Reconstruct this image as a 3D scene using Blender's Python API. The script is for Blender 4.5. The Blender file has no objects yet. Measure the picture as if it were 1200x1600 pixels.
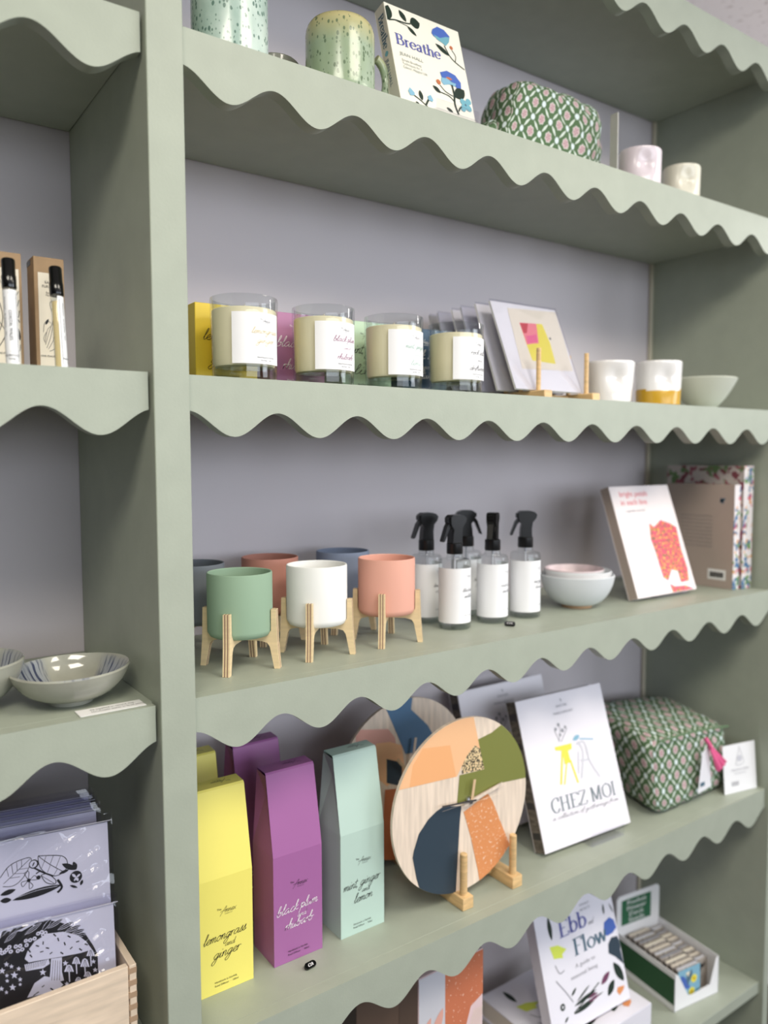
import bpy, bmesh, math, random
from mathutils import Vector, Matrix, noise
random.seed(7)
PI = math.pi
scene = bpy.context.scene
COL = scene.collection

# ------------------------------------------------------------------ camera
cam_data = bpy.data.cameras.new('camera')
cam = bpy.data.objects.new('camera', cam_data); COL.objects.link(cam)
cam_data.sensor_fit = 'HORIZONTAL'; cam_data.sensor_width = 36.0
cam_data.lens = 1225.45 * 36.0 / 1200.0
cam_data.clip_start = 0.02
_ya, _pi, _ro = map(math.radians, (35.4355, -3.9621, -0.1469))
_fw = Vector((math.sin(_ya)*math.cos(_pi), math.cos(_ya)*math.cos(_pi), math.sin(_pi)))
_r = Vector((math.cos(_ya), -math.sin(_ya), 0)); _u = _r.cross(_fw)
_r2 = _r*math.cos(_ro) + _u*math.sin(_ro); _u2 = _u*math.cos(_ro) - _r*math.sin(_ro)
_m = Matrix((_r2, _u2, -_fw)).transposed().to_4x4()
_m.translation = Vector((-0.2908, -0.7401, 1.3685))
cam.matrix_world = _m
cam_data.dof.use_dof = True
cam_data.dof.focus_distance = 0.87
cam_data.dof.aperture_fstop = 4.0
scene.camera = cam

# ------------------------------------------------------------------ view, world, lights
scene.view_settings.view_transform = 'Standard'
scene.view_settings.look = 'None'
scene.view_settings.gamma = 1.0
scene.view_settings.use_curve_mapping = False
scene.view_settings.exposure = -0.05
scene.cycles.transparent_max_bounces = 32
world = bpy.data.worlds.new('world'); scene.world = world; world.use_nodes = True
_bg = world.node_tree.nodes['Background']
_bg.inputs['Color'].default_value = (1.0, 0.94, 0.82, 1); _bg.inputs['Strength'].default_value = 0.06

def area(name, loc, target, sx, sy, power, color):
    l = bpy.data.lights.new(name, 'AREA'); l.shape = 'RECTANGLE'; l.size = sx; l.size_y = sy
    l.energy = power; l.color = color
    o = bpy.data.objects.new(name, l); COL.objects.link(o)
    o.location = loc
    o.rotation_euler = (Vector(target) - Vector(loc)).to_track_quat('-Z', 'Y').to_euler()
    return o
area('side_window_light', (3.0, -2.3, 1.70), (0.5, 0.1, 1.15), 1.3, 1.0, 34, (0.86, 0.92, 1.0))
area('shop_front_light', (0.4, -3.2, 1.60), (0.2, 0.0, 1.15), 3.0, 0.9, 45, (0.84, 0.91, 1.0))
for _x, _y, _p in ((-0.6, -1.0, 19), (0.5, -1.0, 16), (1.6, -1.0, 10)):
    area('ceiling_panel_light', (_x, _y, 2.27), (_x, _y, 0), 0.6, 0.6, _p, (1.0, 0.93, 0.80))
_l = bpy.data.lights.new('ceiling_fill_light', 'POINT'); _l.energy = 11; _l.shadow_soft_size = 0.09; _l.color = (1.0, 0.97, 0.93)  # unseen fill light added to brighten the ceiling, no actual lamp here
_o = bpy.data.objects.new('ceiling_fill_light', _l); COL.objects.link(_o); _o.location = (2.15, -0.5, 1.98)

# ------------------------------------------------------------------ materials
def lin(c):
    return tuple(((x/255)/12.92 if x/255 <= 0.04045 else ((x/255+0.055)/1.055)**2.4) for x in c) + (1,)
M = {}
def mat(name, rgb, rough=0.55, metal=0.0, bump=0.0, bscale=200, vary=0.0, vscale=8, spec=0.5, coat=0.0, trans=0.0, vs=(1,1,1)):
    m = bpy.data.materials.new(name); m.use_nodes = True; nt = m.node_tree; p = nt.nodes['Principled BSDF']
    p.inputs['Base Color'].default_value = lin(rgb); p.inputs['Roughness'].default_value = rough
    p.inputs['Metallic'].default_value = metal; p.inputs['Specular IOR Level'].default_value = spec
    p.inputs['Coat Weight'].default_value = coat; p.inputs['Transmission Weight'].default_value = trans
    tc = nt.nodes.new('ShaderNodeTexCoord'); mp = nt.nodes.new('ShaderNodeMapping'); mp.inputs['Scale'].default_value = vs
    nt.links.new(tc.outputs['Object'], mp.inputs['Vector'])
    if vary:
        n = nt.nodes.new('ShaderNodeTexNoise'); n.inputs['Scale'].default_value = vscale; n.inputs['Detail'].default_value = 4
        nt.links.new(mp.outputs[0], n.inputs['Vector'])
        mx = nt.nodes.new('ShaderNodeMix'); mx.data_type = 'RGBA'
        mx.inputs['A'].default_value = lin(tuple(max(0, c*(1-vary)) for c in rgb)); mx.inputs['B'].default_value = lin(tuple(min(255, c*(1+vary*0.6)) for c in rgb))
        rp = nt.nodes.new('ShaderNodeMapRange'); rp.inputs[1].default_value = 0.3; rp.inputs[2].default_value = 0.7
        nt.links.new(n.outputs['Fac'], rp.inputs[0]); nt.links.new(rp.outputs[0], mx.inputs['Factor'])
        nt.links.new(mx.outputs['Result'], p.inputs['Base Color'])
    if bump:
        n2 = nt.nodes.new('ShaderNodeTexNoise'); n2.inputs['Scale'].default_value = bscale; n2.inputs['Detail'].default_value = 3
        nt.links.new(mp.outputs[0], n2.inputs['Vector'])
        b = nt.nodes.new('ShaderNodeBump'); b.inputs['Strength'].default_value = bump; b.inputs['Distance'].default_value = 0.001
        nt.links.new(n2.outputs['Fac'], b.inputs['Height']); nt.links.new(b.outputs['Normal'], p.inputs['Normal'])
    M[name] = m; return m
def node(nt, kind, **kw):
    n = nt.nodes.new(kind)
    for k, v in kw.items():
        if k.startswith('_'): n.inputs[int(k[1:])].default_value = v
        else: setattr(n, k, v)
    return n
def mth(nt, op, a, b=None, c=None):
    n = nt.nodes.new('ShaderNodeMath'); n.operation = op
    for i, x in enumerate((a, b, c)):
        if x is None: continue
        if isinstance(x, (int, float)): n.inputs[i].default_value = x
        else: nt.links.new(x, n.inputs[i])
    return n.outputs[0]
def mixc(nt, fac, a, b):
    n = nt.nodes.new('ShaderNodeMix'); n.data_type = 'RGBA'
    if isinstance(fac, (int, float)): n.inputs['Factor'].default_value = fac
    else: nt.links.new(fac, n.inputs['Factor'])
    for k, x in (('A', a), ('B', b)):
        if isinstance(x, tuple): n.inputs[k].default_value = lin(x)
        else: nt.links.new(x, n.inputs[k])
    return n.outputs['Result']
def glassy(name, tint=(255,255,255), ior=1.45, edge=0.0):
    """thin clear glass / film: straight-through transparency plus Fresnel reflection"""
    m = bpy.data.materials.new(name); m.use_nodes = True; nt = m.node_tree; nt.nodes.clear()
    out = nt.nodes.new('ShaderNodeOutputMaterial'); t = nt.nodes.new('ShaderNodeBsdfTransparent'); g = nt.nodes.new('ShaderNodeBsdfGlossy')
    t.inputs['Color'].default_value = lin(tint); g.inputs['Roughness'].default_value = 0.03
    lw = nt.nodes.new('ShaderNodeLayerWeight'); lw.inputs['Blend'].default_value = 0.5
    pw = mth(nt, 'MULTIPLY_ADD', mth(nt, 'POWER', lw.outputs['Facing'], 4.0), 0.75, ((ior-1)/(ior+1))**2*1.3)
    mx = nt.nodes.new('ShaderNodeMixShader')
    nt.links.new(pw, mx.inputs[0]); nt.links.new(t.outputs[0], mx.inputs[1]); nt.links.new(g.outputs[0], mx.inputs[2])
    nt.links.new(mx.outputs[0], out.inputs['Surface']); M[name] = m; return m

mat('paint', (165,172,158), 0.45, spec=0.35, bump=0.12, bscale=350, vary=0.02, vscale=30)
mat('wallpaint', (210,203,208), 0.7, bump=0.1, bscale=250)
mat('strip', (205,197,178), 0.6)
mat('floor', (60,49,36), 0.5, vary=0.15, vscale=5, vs=(1,8,1))
mat('white', (240,240,243), 0.5); mat('card_white', (238,237,236), 0.55); mat('pages', (218,208,194), 0.8, bump=0.4, bscale=900, vs=(0.05,0.05,4))
mat('black', (14,14,16), 0.32); mat('blackgloss', (8,8,10), 0.15)
mat('ink', (16,16,22), 0.6); mat('softink', (120,120,125), 0.7); mat('whiteink', (250,248,250), 0.6)
mat('printpaper', (206,206,224), 0.6)
mat('yellowbox', (240,228,118), 0.36); mat('purplebox', (165,104,160), 0.34); mat('mintbox', (188,212,202), 0.45); mat('bluebox', (52,78,104), 0.4)
mat('paleyellow', (232,200,60), 0.35); mat('palemint', (190,214,186), 0.45); mat('palepurple', (176,120,158), 0.38)
mat('wax', (238,228,196), 0.45, spec=0.4); mat('goldink', (214,196,140), 0.6); mat('plumink', (140,60,110), 0.6); mat('mintink', (150,185,170), 0.6)
mat('pot_green', (142,168,144), 0.75); mat('pot_white', (238,238,236), 0.6); mat('pot_pink', (224,166,148), 0.75)
mat('pot_slate', (112,118,126), 0.75); mat('pot_rust', (178,124,110), 0.75); mat('pot_blue', (122,134,158), 0.75)
mat('ply', (232,208,166), 0.55, vary=0.05, vscale=20, vs=(1,1,10)); mat('plydark', (150,120,100), 0.7)
mat('pine', (222,186,134), 0.5, vary=0.10, vscale=30, vs=(1,1,6)); mat('pinebox', (226,206,184), 0.5, vary=0.07, vscale=10, vs=(2,2,14)); mat('joint', (170,142,116), 0.6)
mat('woodtan', (214,184,146), 0.5); mat('clockwood', (232,214,196), 0.6, vary=0.08, vscale=12, vs=(14,1,1.2))
for n_, c_ in dict(peach=(244,192,146), peach_deep=(242,178,124), olive=(126,130,66), navy=(46,62,76), orange=(222,146,92), blue=(86,124,160), pink=(226,170,156),
                   rust=(190,110,70), dkgreen=(24,44,34), bookblue=(72,104,184), teal=(112,170,186), ltblue=(132,180,204), slate=(80,110,130), yellow=(236,222,70), softgrey=(150,150,158),
                   palegrey=(206,206,214), hotpink=(232,92,140), lime=(214,228,90), grape=(112,60,92), cream=(236,228,206), coralpink=(240,130,140), red=(200,40,60),
                   titleblue=(96,100,168), titlegrey=(120,132,140), greytext=(150,156,150), sienna=(206,120,84), umber=(92,74,62), umber2=(112,88,72), pinkpaper=(232,206,208),
                   signgreen=(38,104,70), boxgreen=(36,84,50), darkgrey=(66,64,66), clothred=(210,60,80), cardbrown=(170,140,110)).items():
    mat(n_, c_, 0.5)
mat('silver', (200,200,205), 0.25, metal=1.0)
mat('kraft', (164,136,104), 0.8, vary=0.05, vscale=60, bump=0.1, bscale=500); mat('creamlabel', (232,224,208), 0.7)
mat('cup_white', (240,238,238), 0.12, coat=0.4); mat('cup_lilac', (226,214,222), 0.2); mat('mustard', (204,160,48), 0.25); mat('cup_cream', (226,222,206), 0.2)
mat('bowl_pale', (214,218,222), 0.3); mat('bowl_foot', (186,150,116), 0.8); mat('bowl_sage', (208,212,198), 0.3); mat('bowl_pink', (206,188,192), 0.35, vary=0.16, vscale=40); mat('bowl_outer', (160,160,148), 0.16, coat=0.5, vary=0.06, vscale=30)
mat('breathe_cover', (240,236,222), 0.45); mat('breathe_spine', (214,208,196), 0.5)
mat('chez_cover', (236,232,240), 0.5); mat('pink_cover', (244,234,234), 0.5); mat('ebb_cover', (234,232,242), 0.5); mat('beige_cover', (176,160,150), 0.6)
mat('spine_grey', (120,112,104), 0.8, vary=0.3, vscale=60, vs=(1,1,3)); mat('grey_card', (190,188,184), 0.7)
mat('tassel', (226,98,148), 0.7, bump=0.6, bscale=500, vs=(4,4,0.3)); mat('seamcloth', (98,124,92), 0.85, bump=0.3, bscale=900); mat('clothwhite', (230,230,236), 0.6)
mat('ceilingtile', (240,232,228), 0.9)
glassy('glass', (246,248,248)); glassy('film', (246,246,250), 1.5); glassy('acrylic', (250,250,252)); glassy('base_glass', (238,242,236), 1.45)

# ceiling tile: pitted mineral fibre
nt = M['ceilingtile'].node_tree; p = nt.nodes['Principled BSDF']
tc = nt.nodes.new('ShaderNodeTexCoord'); vn = node(nt, 'ShaderNodeTexNoise'); vn.inputs['Scale'].default_value = 60; vn.inputs['Detail'].default_value = 3
nt.links.new(tc.outputs['Object'], vn.inputs['Vector'])
r_ = node(nt, 'ShaderNodeMapRange'); r_.inputs[1].default_value = 0.60; r_.inputs[2].default_value = 0.68
nt.links.new(vn.outputs['Fac'], r_.inputs[0]); nt.links.new(mixc(nt, r_.outputs[0], (242,236,232), (206,196,190)), p.inputs['Base Color'])

def speckled(name, c1, c2, cspeck, scale=170, top=None):
    m = mat(name, c1, 0.2, coat=0.15); nt = m.node_tree; p = nt.nodes['Principled BSDF']
    tc = nt.nodes.new('ShaderNodeTexCoord'); mp = nt.nodes.new('ShaderNodeMapping'); mp.inputs['Scale'].default_value = (1,1,0.62)
    nt.links.new(tc.outputs['Object'], mp.inputs['Vector'])
    v = node(nt, 'ShaderNodeTexVoronoi'); v.inputs['Scale'].default_value = scale; nt.links.new(mp.outputs[0], v.inputs['Vector'])
    n = node(nt, 'ShaderNodeTexNoise'); n.inputs['Scale'].default_value = 22; n.inputs['Detail'].default_value = 5; nt.links.new(mp.outputs[0], n.inputs['Vector'])
    sep = node(nt, 'ShaderNodeSeparateColor'); nt.links.new(v.outputs['Color'], sep.inputs[0])
    size = mth(nt, 'MULTIPLY', mth(nt, 'POWER', sep.outputs[0], 1.6), 0.62)
    fac = mth(nt, 'SUBTRACT', size, v.outputs['Distance']); fac = mth(nt, 'MULTIPLY', fac, 7.0)
    cl = node(nt, 'ShaderNodeClamp'); nt.links.new(fac, cl.inputs[0])
    rr = node(nt, 'ShaderNodeMapRange'); rr.inputs[1].default_value = 0.35; rr.inputs[2].default_value = 0.65; nt.links.new(n.outputs['Fac'], rr.inputs[0])
    base = mixc(nt, rr.outputs[0], c1, c2)
    if top:
        sx = node(nt, 'ShaderNodeSeparateXYZ'); nt.links.new(tc.outputs['Object'], sx.inputs[0])
        tr = node(nt, 'ShaderNodeMapRange'); tr.inputs[1].default_value = top[0]; tr.inputs[2].default_value = top[1]; nt.links.new(sx.outputs[2], tr.inputs[0])
        base = mixc(nt, tr.outputs[0], base, top[2])
    nt.links.new(mixc(nt, mth(nt, 'MULTIPLY', cl.outputs[0], 0.85), base, cspeck), p.inputs['Base Color'])
speckled('vase_glaze', (158,184,172), (208,222,213), (74,108,96), 330)
speckled('mug_glaze', (150,168,134), (166,182,160), (92,112,84), 300, top=(0.055, 0.083, (196,186,136)))

def blue_streaks():
    m = mat('bowl_glaze', (168,168,156), 0.12, coat=0.6, vary=0.08, vscale=30); nt = m.node_tree; p = nt.nodes['Principled BSDF']
    tc = nt.nodes.new('ShaderNodeTexCoord'); sx = node(nt, 'ShaderNodeSeparateXYZ'); nt.links.new(tc.outputs['Object'], sx.inputs[0])
    ang = mth(nt, 'ARCTAN2', sx.outputs[1], sx.outputs[0]); rad = mth(nt, 'SQRT', mth(nt, 'ADD', mth(nt, 'POWER', sx.outputs[0], 2.0), mth(nt, 'POWER', sx.outputs[1], 2.0)))
    cb = node(nt, 'ShaderNodeCombineXYZ'); nt.links.new(mth(nt, 'MULTIPLY', ang, 9.0), cb.inputs[0]); nt.links.new(mth(nt, 'MULTIPLY', rad, 26.0), cb.inputs[1])
    n = node(nt, 'ShaderNodeTexNoise'); n.inputs['Scale'].default_value = 1.6; n.inputs['Detail'].default_value = 3; nt.links.new(cb.outputs[0], n.inputs['Vector'])
    lobes = node(nt, 'ShaderNodeMapRange'); lobes.inputs[1].default_value = 0.0; lobes.inputs[2].default_value = 0.7
    nt.links.new(mth(nt, 'SINE', mth(nt, 'MULTIPLY_ADD', ang, 3.0, 0.9)), lobes.inputs[0])
    st = node(nt, 'ShaderNodeMapRange'); st.inputs[1].default_value = 0.50; st.inputs[2].default_value = 0.58; nt.links.new(n.outputs['Fac'], st.inputs[0])
    inner = node(nt, 'ShaderNodeMapRange'); inner.inputs[1].default_value = 0.056; inner.inputs[2].default_value = 0.050; nt.links.new(rad, inner.inputs[0])
    up = node(nt, 'ShaderNodeTexCoord'); old = p.inputs['Base Color'].links[0].from_socket
    wash = mixc(nt, mth(nt, 'MULTIPLY', mth(nt, 'MULTIPLY', lobes.outputs[0], inner.outputs[0]), 0.55), old, (150,160,182))
    nt.links.new(mixc(nt, mth(nt, 'MULTIPLY', mth(nt, 'MULTIPLY', st.outputs[0], lobes.outputs[0]), inner.outputs[0]), wash, (66,72,98)), p.inputs['Base Color'])
blue_streaks()

def block_print():
    m = mat('block_print', (92,120,84), 0.85, bump=0.3, bscale=900); nt = m.node_tree; p = nt.nodes['Principled BSDF']
    uv = nt.nodes.new('ShaderNodeUVMap'); sx = node(nt, 'ShaderNodeSeparateXYZ'); nt.links.new(uv.outputs[0], sx.inputs[0])
    S = 1/0.040
    U = mth(nt, 'MULTIPLY', sx.outputs[0], S); V = mth(nt, 'MULTIPLY', sx.outputs[1], S*0.86)
    a = mth(nt, 'ADD', U, V); b = mth(nt, 'SUBTRACT', U, V)
    def cen(x): return mth(nt, 'SUBTRACT', mth(nt, 'FRACT', x), 0.5)
    fa, fb = cen(a), cen(b)
    da, db = mth(nt, 'SUBTRACT', 0.5, mth(nt, 'ABSOLUTE', fa)), mth(nt, 'SUBTRACT', 0.5, mth(nt, 'ABSOLUTE', fb))
    def below(x, t, w=0.03):
        r = node(nt, 'ShaderNodeMapRange'); r.inputs[1].default_value = t+w; r.inputs[2].default_value = t-w; nt.links.new(x, r.inputs[0]); return r.outputs[0]
    # leaves along the trellis: widest halfway between crossings
    leafA = below(da, 0, 0.001); 
    wa = mth(nt, 'MULTIPLY', mth(nt, 'SQRT', mth(nt, 'MAXIMUM', mth(nt, 'SUBTRACT', db, 0.21), 0.0)), 0.17); wb = mth(nt, 'MULTIPLY', mth(nt, 'SQRT', mth(nt, 'MAXIMUM', mth(nt, 'SUBTRACT', da, 0.21), 0.0)), 0.17)
    la = below(mth(nt, 'SUBTRACT', da, mth(nt, 'SUBTRACT', wa, 0.012)), 0.0, 0.02); lb = below(mth(nt, 'SUBTRACT', db, mth(nt, 'SUBTRACT', wb, 0.012)), 0.0, 0.02)
    # blossoms where the trellis crosses
    dc = mth(nt, 'SQRT', mth(nt, 'ADD', mth(nt, 'POWER', da, 2.0), mth(nt, 'POWER', db, 2.0)))
    ang = mth(nt, 'ARCTAN2', da, db)
    blo = below(dc, 0.155, 0.03)
    # pink flower with white edge in each diamond, stem below
    r = mth(nt, 'SQRT', mth(nt, 'ADD', mth(nt, 'POWER', fa, 2.0), mth(nt, 'POWER', fb, 2.0)))
    an2 = mth(nt, 'ARCTAN2', fa, fb); pet = mth(nt, 'MULTIPLY', mth(nt, 'SINE', mth(nt, 'MULTIPLY', an2, 7.0)), 0.02)
    rr = mth(nt, 'ADD', r, pet)
    flo = below(rr, 0.21, 0.02); edge = below(rr, 0.25, 0.02)
    core = mth(nt, 'MULTIPLY', mth(nt, 'SINE', mth(nt, 'MULTIPLY', an2, 5.0)), below(rr, 0.17, 0.03))
    c = mixc(nt, mth(nt, 'MAXIMUM', la, lb), (78,106,70), (206,216,206))
    c = mixc(nt, blo, c, (214,226,228))
    c = mixc(nt, edge, c, (206,206,200)); c = mixc(nt, flo, c, (196,168,170)); c = mixc(nt, mth(nt, 'MAXIMUM', core, 0.0), c, (160,118,130))
    nt.links.new(c, p.inputs['Base Color'])
block_print()

def patterned(name, base, cols, scale, thr):
    """white ground scattered with coloured flower dabs"""
    m = mat(name, base, 0.55); nt = m.node_tree; p = nt.nodes['Principled BSDF']
    tc = nt.nodes.new('ShaderNodeTexCoord'); prev = base
    for i, c in enumerate(cols):
        mp = nt.nodes.new('ShaderNodeMapping'); mp.inputs['Location'].default_value = (i*1.7, i*0.9, i*2.3); nt.links.new(tc.outputs['Object'], mp.inputs['Vector'])
        n = node(nt, 'ShaderNodeTexNoise'); n.inputs['Scale'].default_value = scale; n.inputs['Detail'].default_value = 2; nt.links.new(mp.outputs[0], n.inputs['Vector'])
        r = node(nt, 'ShaderNodeMapRange'); r.inputs[1].default_value = thr; r.inputs[2].default_value = thr+0.03; nt.links.new(n.outputs['Fac'], r.inputs[0])
        prev = mixc(nt, r.outputs[0], prev, c)
    nt.links.new(prev, p.inputs['Base Color'])
patterned('floral_spine', (232,226,228), [(206,80,110), (110,150,90), (220,150,60), (80,120,160)], 75, 0.60)
patterned('floral_dark', (188,180,176), [(120,60,70), (96,128,80), (150,80,96)], 45, 0.56)
patterned('petals', (226,84,110), [(236,150,60), (190,50,110), (246,200,80), (120,110,70)], 190, 0.57)
patterned('speckle', (232,206,160), [(70,64,52)], 330, 0.50)
patterned('flecked_orange', (222,146,92), [(240,206,180)], 260, 0.62); patterned('flecked_sienna', (204,120,86), [(238,200,180)], 240, 0.66)
patterned('stripes_brown', (92,74,62), [(104,84,70), (80,64,54)], 10, 0.5)
patterned('deck_tops', (168,160,152), [(40,38,40), (150,140,132)], 60, 0.55)

# ------------------------------------------------------------------ mesh builder
class MB:
    def __init__(s): s.v=[]; s.f=[]; s.m=[]; s.sm=[]; s.uv=[]; s.mats=[]
    def mi(s, name):
        if name not in s.mats: s.mats.append(name)
        return s.mats.index(name)
    def face(s, pts, mat, smooth=False, uv=None):
        b = len(s.v); s.v += [tuple(p) for p in pts]; s.f.append(list(range(b, b+len(pts)))); s.m.append(s.mi(mat)); s.sm.append(smooth); s.uv.append(uv)
    def grid(s, rows, mat, closed=False, smooth=True, matf=None, uvf=None):
        b = len(s.v); nr, nc = len(rows), len(rows[0])
        for r in rows: s.v += [tuple(p) for p in r]
        for i in range(nr-1):
            for j in range(nc if closed else nc-1):
                k = (j+1) % nc
                s.f.append([b+i*nc+j, b+i*nc+k, b+(i+1)*nc+k, b+(i+1)*nc+j]); s.m.append(s.mi(matf(i, j) if matf else mat)); s.sm.append(smooth)
                s.uv.append([uvf(i, j), uvf(i, j+1), uvf(i+1, j+1), uvf(i+1, j)] if uvf else None)
    def add_bm(s, bm, mat, smooth=False):
        b = len(s.v); bm.verts.index_update(); s.v += [tuple(v.co) for v in bm.verts]
        for f in bm.faces: s.f.append([b+v.index for v in f.verts]); s.m.append(s.mi(mat)); s.sm.append(smooth); s.uv.append(None)
        bm.free()
    def box(s, x0, x1, y0, y1, z0, z1, mat, bev=0.0, seg=2, M4=None):
        bm = bmesh.new(); bmesh.ops.create_cube(bm, size=1)
        for v in bm.verts: v.co = Vector(((x0+x1)/2+v.co.x*(x1-x0), (y0+y1)/2+v.co.y*(y1-y0), (z0+z1)/2+v.co.z*(z1-z0)))
        if bev: bmesh.ops.bevel(bm, geom=bm.edges[:], offset=bev, segments=seg, profile=0.5, affect='EDGES')
        if M4: bm.transform(M4)
        s.add_bm(bm, mat, bool(bev))
    def hexa(s, c, mat, mats=None):   # 8 corners: bottom 4 ccw, top 4 ccw
        for k, q in enumerate(((3,2,1,0),(4,5,6,7),(0,1,5,4),(1,2,6,5),(2,3,7,6),(3,0,4,7))): s.face([c[i] for i in q], (mats or {}).get(k, mat))
    def prism(s, pts, y0, y1, mat, mapf=None, bev=0, side=None):  # outline in xz, ccw; extruded along y
        f = mapf or (lambda x, y, z: (x, y, z)); n = len(pts)
        s.face([f(x, y0, z) for x, z in pts], mat); s.face([f(x, y1, z) for x, z in reversed(pts)], mat)
        for i in range(n):
            (a, b), (c, d) = pts[i], pts[(i+1) % n]
            s.face([f(a, y1, b), f(c, y1, d), f(c, y0, d), f(a, y0, b)], side or mat)
    def lathe(s, prof, mat, seg=56, c=(0,0), warp=None, matf=None, smooth=True):
        rows = []
        for r, z in prof:
            row = []
            for j in range(seg):
                a = 2*PI*j/seg; p = (c[0]+r*math.cos(a), c[1]+r*math.sin(a), z)
                row.append(warp(p, a, r) if warp else p)
            rows.append(row)
        s.grid(rows, mat, closed=True, smooth=smooth, matf=matf)
    def tube(s, pts, r, mat, seg=10, caps=True):
        pts = [Vector(p) for p in pts]; rows = []; rr = r if isinstance(r, (list, tuple)) else [r]*len(pts)
        for i, p in enumerate(pts):
            t = (pts[min(i+1, len(pts)-1)] - pts[max(i-1, 0)]).normalized()
            a = t.orthogonal().normalized() if i == 0 else (pa - t*pa.dot(t)).normalized(); pa = a; b = t.cross(a)
            rows.append([p + (a*math.cos(2*PI*j/seg) + b*math.sin(2*PI*j/seg))*rr[i] for j in range(seg)])
        s.grid(rows, mat, closed=True)
        if caps: s.face(rows[0][::-1], mat); s.face(rows[-1], mat)
    def ribbon(s, pts, w, mapf, mat, nib=None):
        n = len(pts)
        if n < 2: return
        L, R = [], []
        for i in range(n):
            a, b = pts[max(i-1, 0)], pts[min(i+1, n-1)]; dx, dy = b[0]-a[0], b[1]-a[1]; d = math.hypot(dx, dy) or 1e-9; dx /= d; dy /= d
            h = (w if nib is None else nib + (w-nib)*abs(dy)**1.5)/2
            L.append((pts[i][0]-dy*h, pts[i][1]+dx*h)); R.append((pts[i][0]+dy*h, pts[i][1]-dx*h))
        s.grid([[mapf(*p) for p in L], [mapf(*p) for p in R]][::-1], mat, smooth=False)
    def build(s, name, parent=None, loc=None, rot=None, kind=None, weld=False):
        me = bpy.data.meshes.new(name); me.from_pydata([tuple(v) for v in s.v], [], s.f)
        for k in s.mats: me.materials.append(M[k])
        me.polygons.foreach_set('material_index', s.m); me.polygons.foreach_set('use_smooth', s.sm)
        if any(u is not None for u in s.uv):
            ul = me.uv_layers.new(name='UVMap')
            for poly, u in zip(me.polygons, s.uv):
                if u is not None:
                    for li, q in zip(poly.loop_indices, u): ul.data[li].uv = q
        me.update()
        if weld:
            bm = bmesh.new(); bm.from_mesh(me); bmesh.ops.remove_doubles(bm, verts=bm.verts, dist=1e-6); bmesh.ops.recalc_face_normals(bm, faces=bm.faces); bm.to_mesh(me); bm.free()
        if any(s.sm): me.set_sharp_from_angle(angle=math.radians(38))
        o = bpy.data.objects.new(name, me); COL.objects.link(o)
        if parent: o.parent = parent
        if loc: o.location = loc
        if rot: o.rotation_euler = rot
        if kind: o['kind'] = kind
        return o
def tag(o, label, cat, group=None):
    o['label'] = label; o['category'] = cat
    if group: o['group'] = group
    return o
def thing(name, label, cat, loc=(0,0,0), rot=(0,0,0), group=None):
    o = bpy.data.objects.new(name, None); COL.objects.link(o); o.empty_display_size = 0.02
    o.location = loc; o.rotation_euler = rot
    return tag(o, label, cat, group)
def copy_tree(root, label, loc=None, rot=None, group=None):
    r = root.copy(); COL.objects.link(r); r['label'] = label
    if loc: r.location = loc
    if rot: r.rotation_euler = rot
    if group: r['group'] = group
    for ch in list(root.children):
        c = ch.copy(); COL.objects.link(c); c.parent = r
        for g in list(ch.children):
            d = g.copy(); COL.objects.link(d); d.parent = c
    return r

# ------------------------------------------------------------------ printing: lines, shapes, lettering
def crom(pts, k=5):
    if len(pts) < 3: return list(pts)
    out = []; P_ = [pts[0]] + list(pts) + [pts[-1]]
    for i in range(1, len(P_)-2):
        p0, p1, p2, p3 = P_[i-1:i+3]
        for j in range(k):
            t = j/k
            out.append(tuple(0.5*((2*p1[a]) + (-p0[a]+p2[a])*t + (2*p0[a]-5*p1[a]+4*p2[a]-p3[a])*t*t + (-p0[a]+3*p1[a]-3*p2[a]+p3[a])*t**3) for a in (0,1)))
    out.append(pts[-1]); return out
def front(x0=0, y0=0, z0=0, eps=0.0003):      # print on a face looking towards -y
    return lambda a, b, k=0: (x0+a, y0-eps-k, z0+b)
def around(cx, cy, rf, z0, th0, eps=0.0003):  # print wrapped on an upright cylinder
    def f(a, b, k=0):
        r = (rf(z0+b) if callable(rf) else rf); th = th0 + a/r; r += eps+k
        return (cx+r*math.cos(th), cy+r*math.sin(th), z0+b)
    return f
def clip_poly(poly, region):
    for i in range(len(region)):
        a, b = region[i], region[(i+1) % len(region)]; out = []
        ins = lambda p: (b[0]-a[0])*(p[1]-a[1]) - (b[1]-a[1])*(p[0]-a[0]) >= -1e-12
        for j in range(len(poly)):
            p, q = poly[j], poly[(j+1) % len(poly)]; ip, iq = ins(p), ins(q)
            if ip: out.append(p)
            if ip != iq:
                d1 = (b[0]-a[0])*(p[1]-a[1]) - (b[1]-a[1])*(p[0]-a[0]); d2 = (b[0]-a[0])*(q[1]-a[1]) - (b[1]-a[1])*(q[0]-a[0])
                t = d1/(d1-d2); out.append((p[0]+t*(q[0]-p[0]), p[1]+t*(q[1]-p[1])))
        poly = out
        if len(poly) < 3: return []
    return poly
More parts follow.
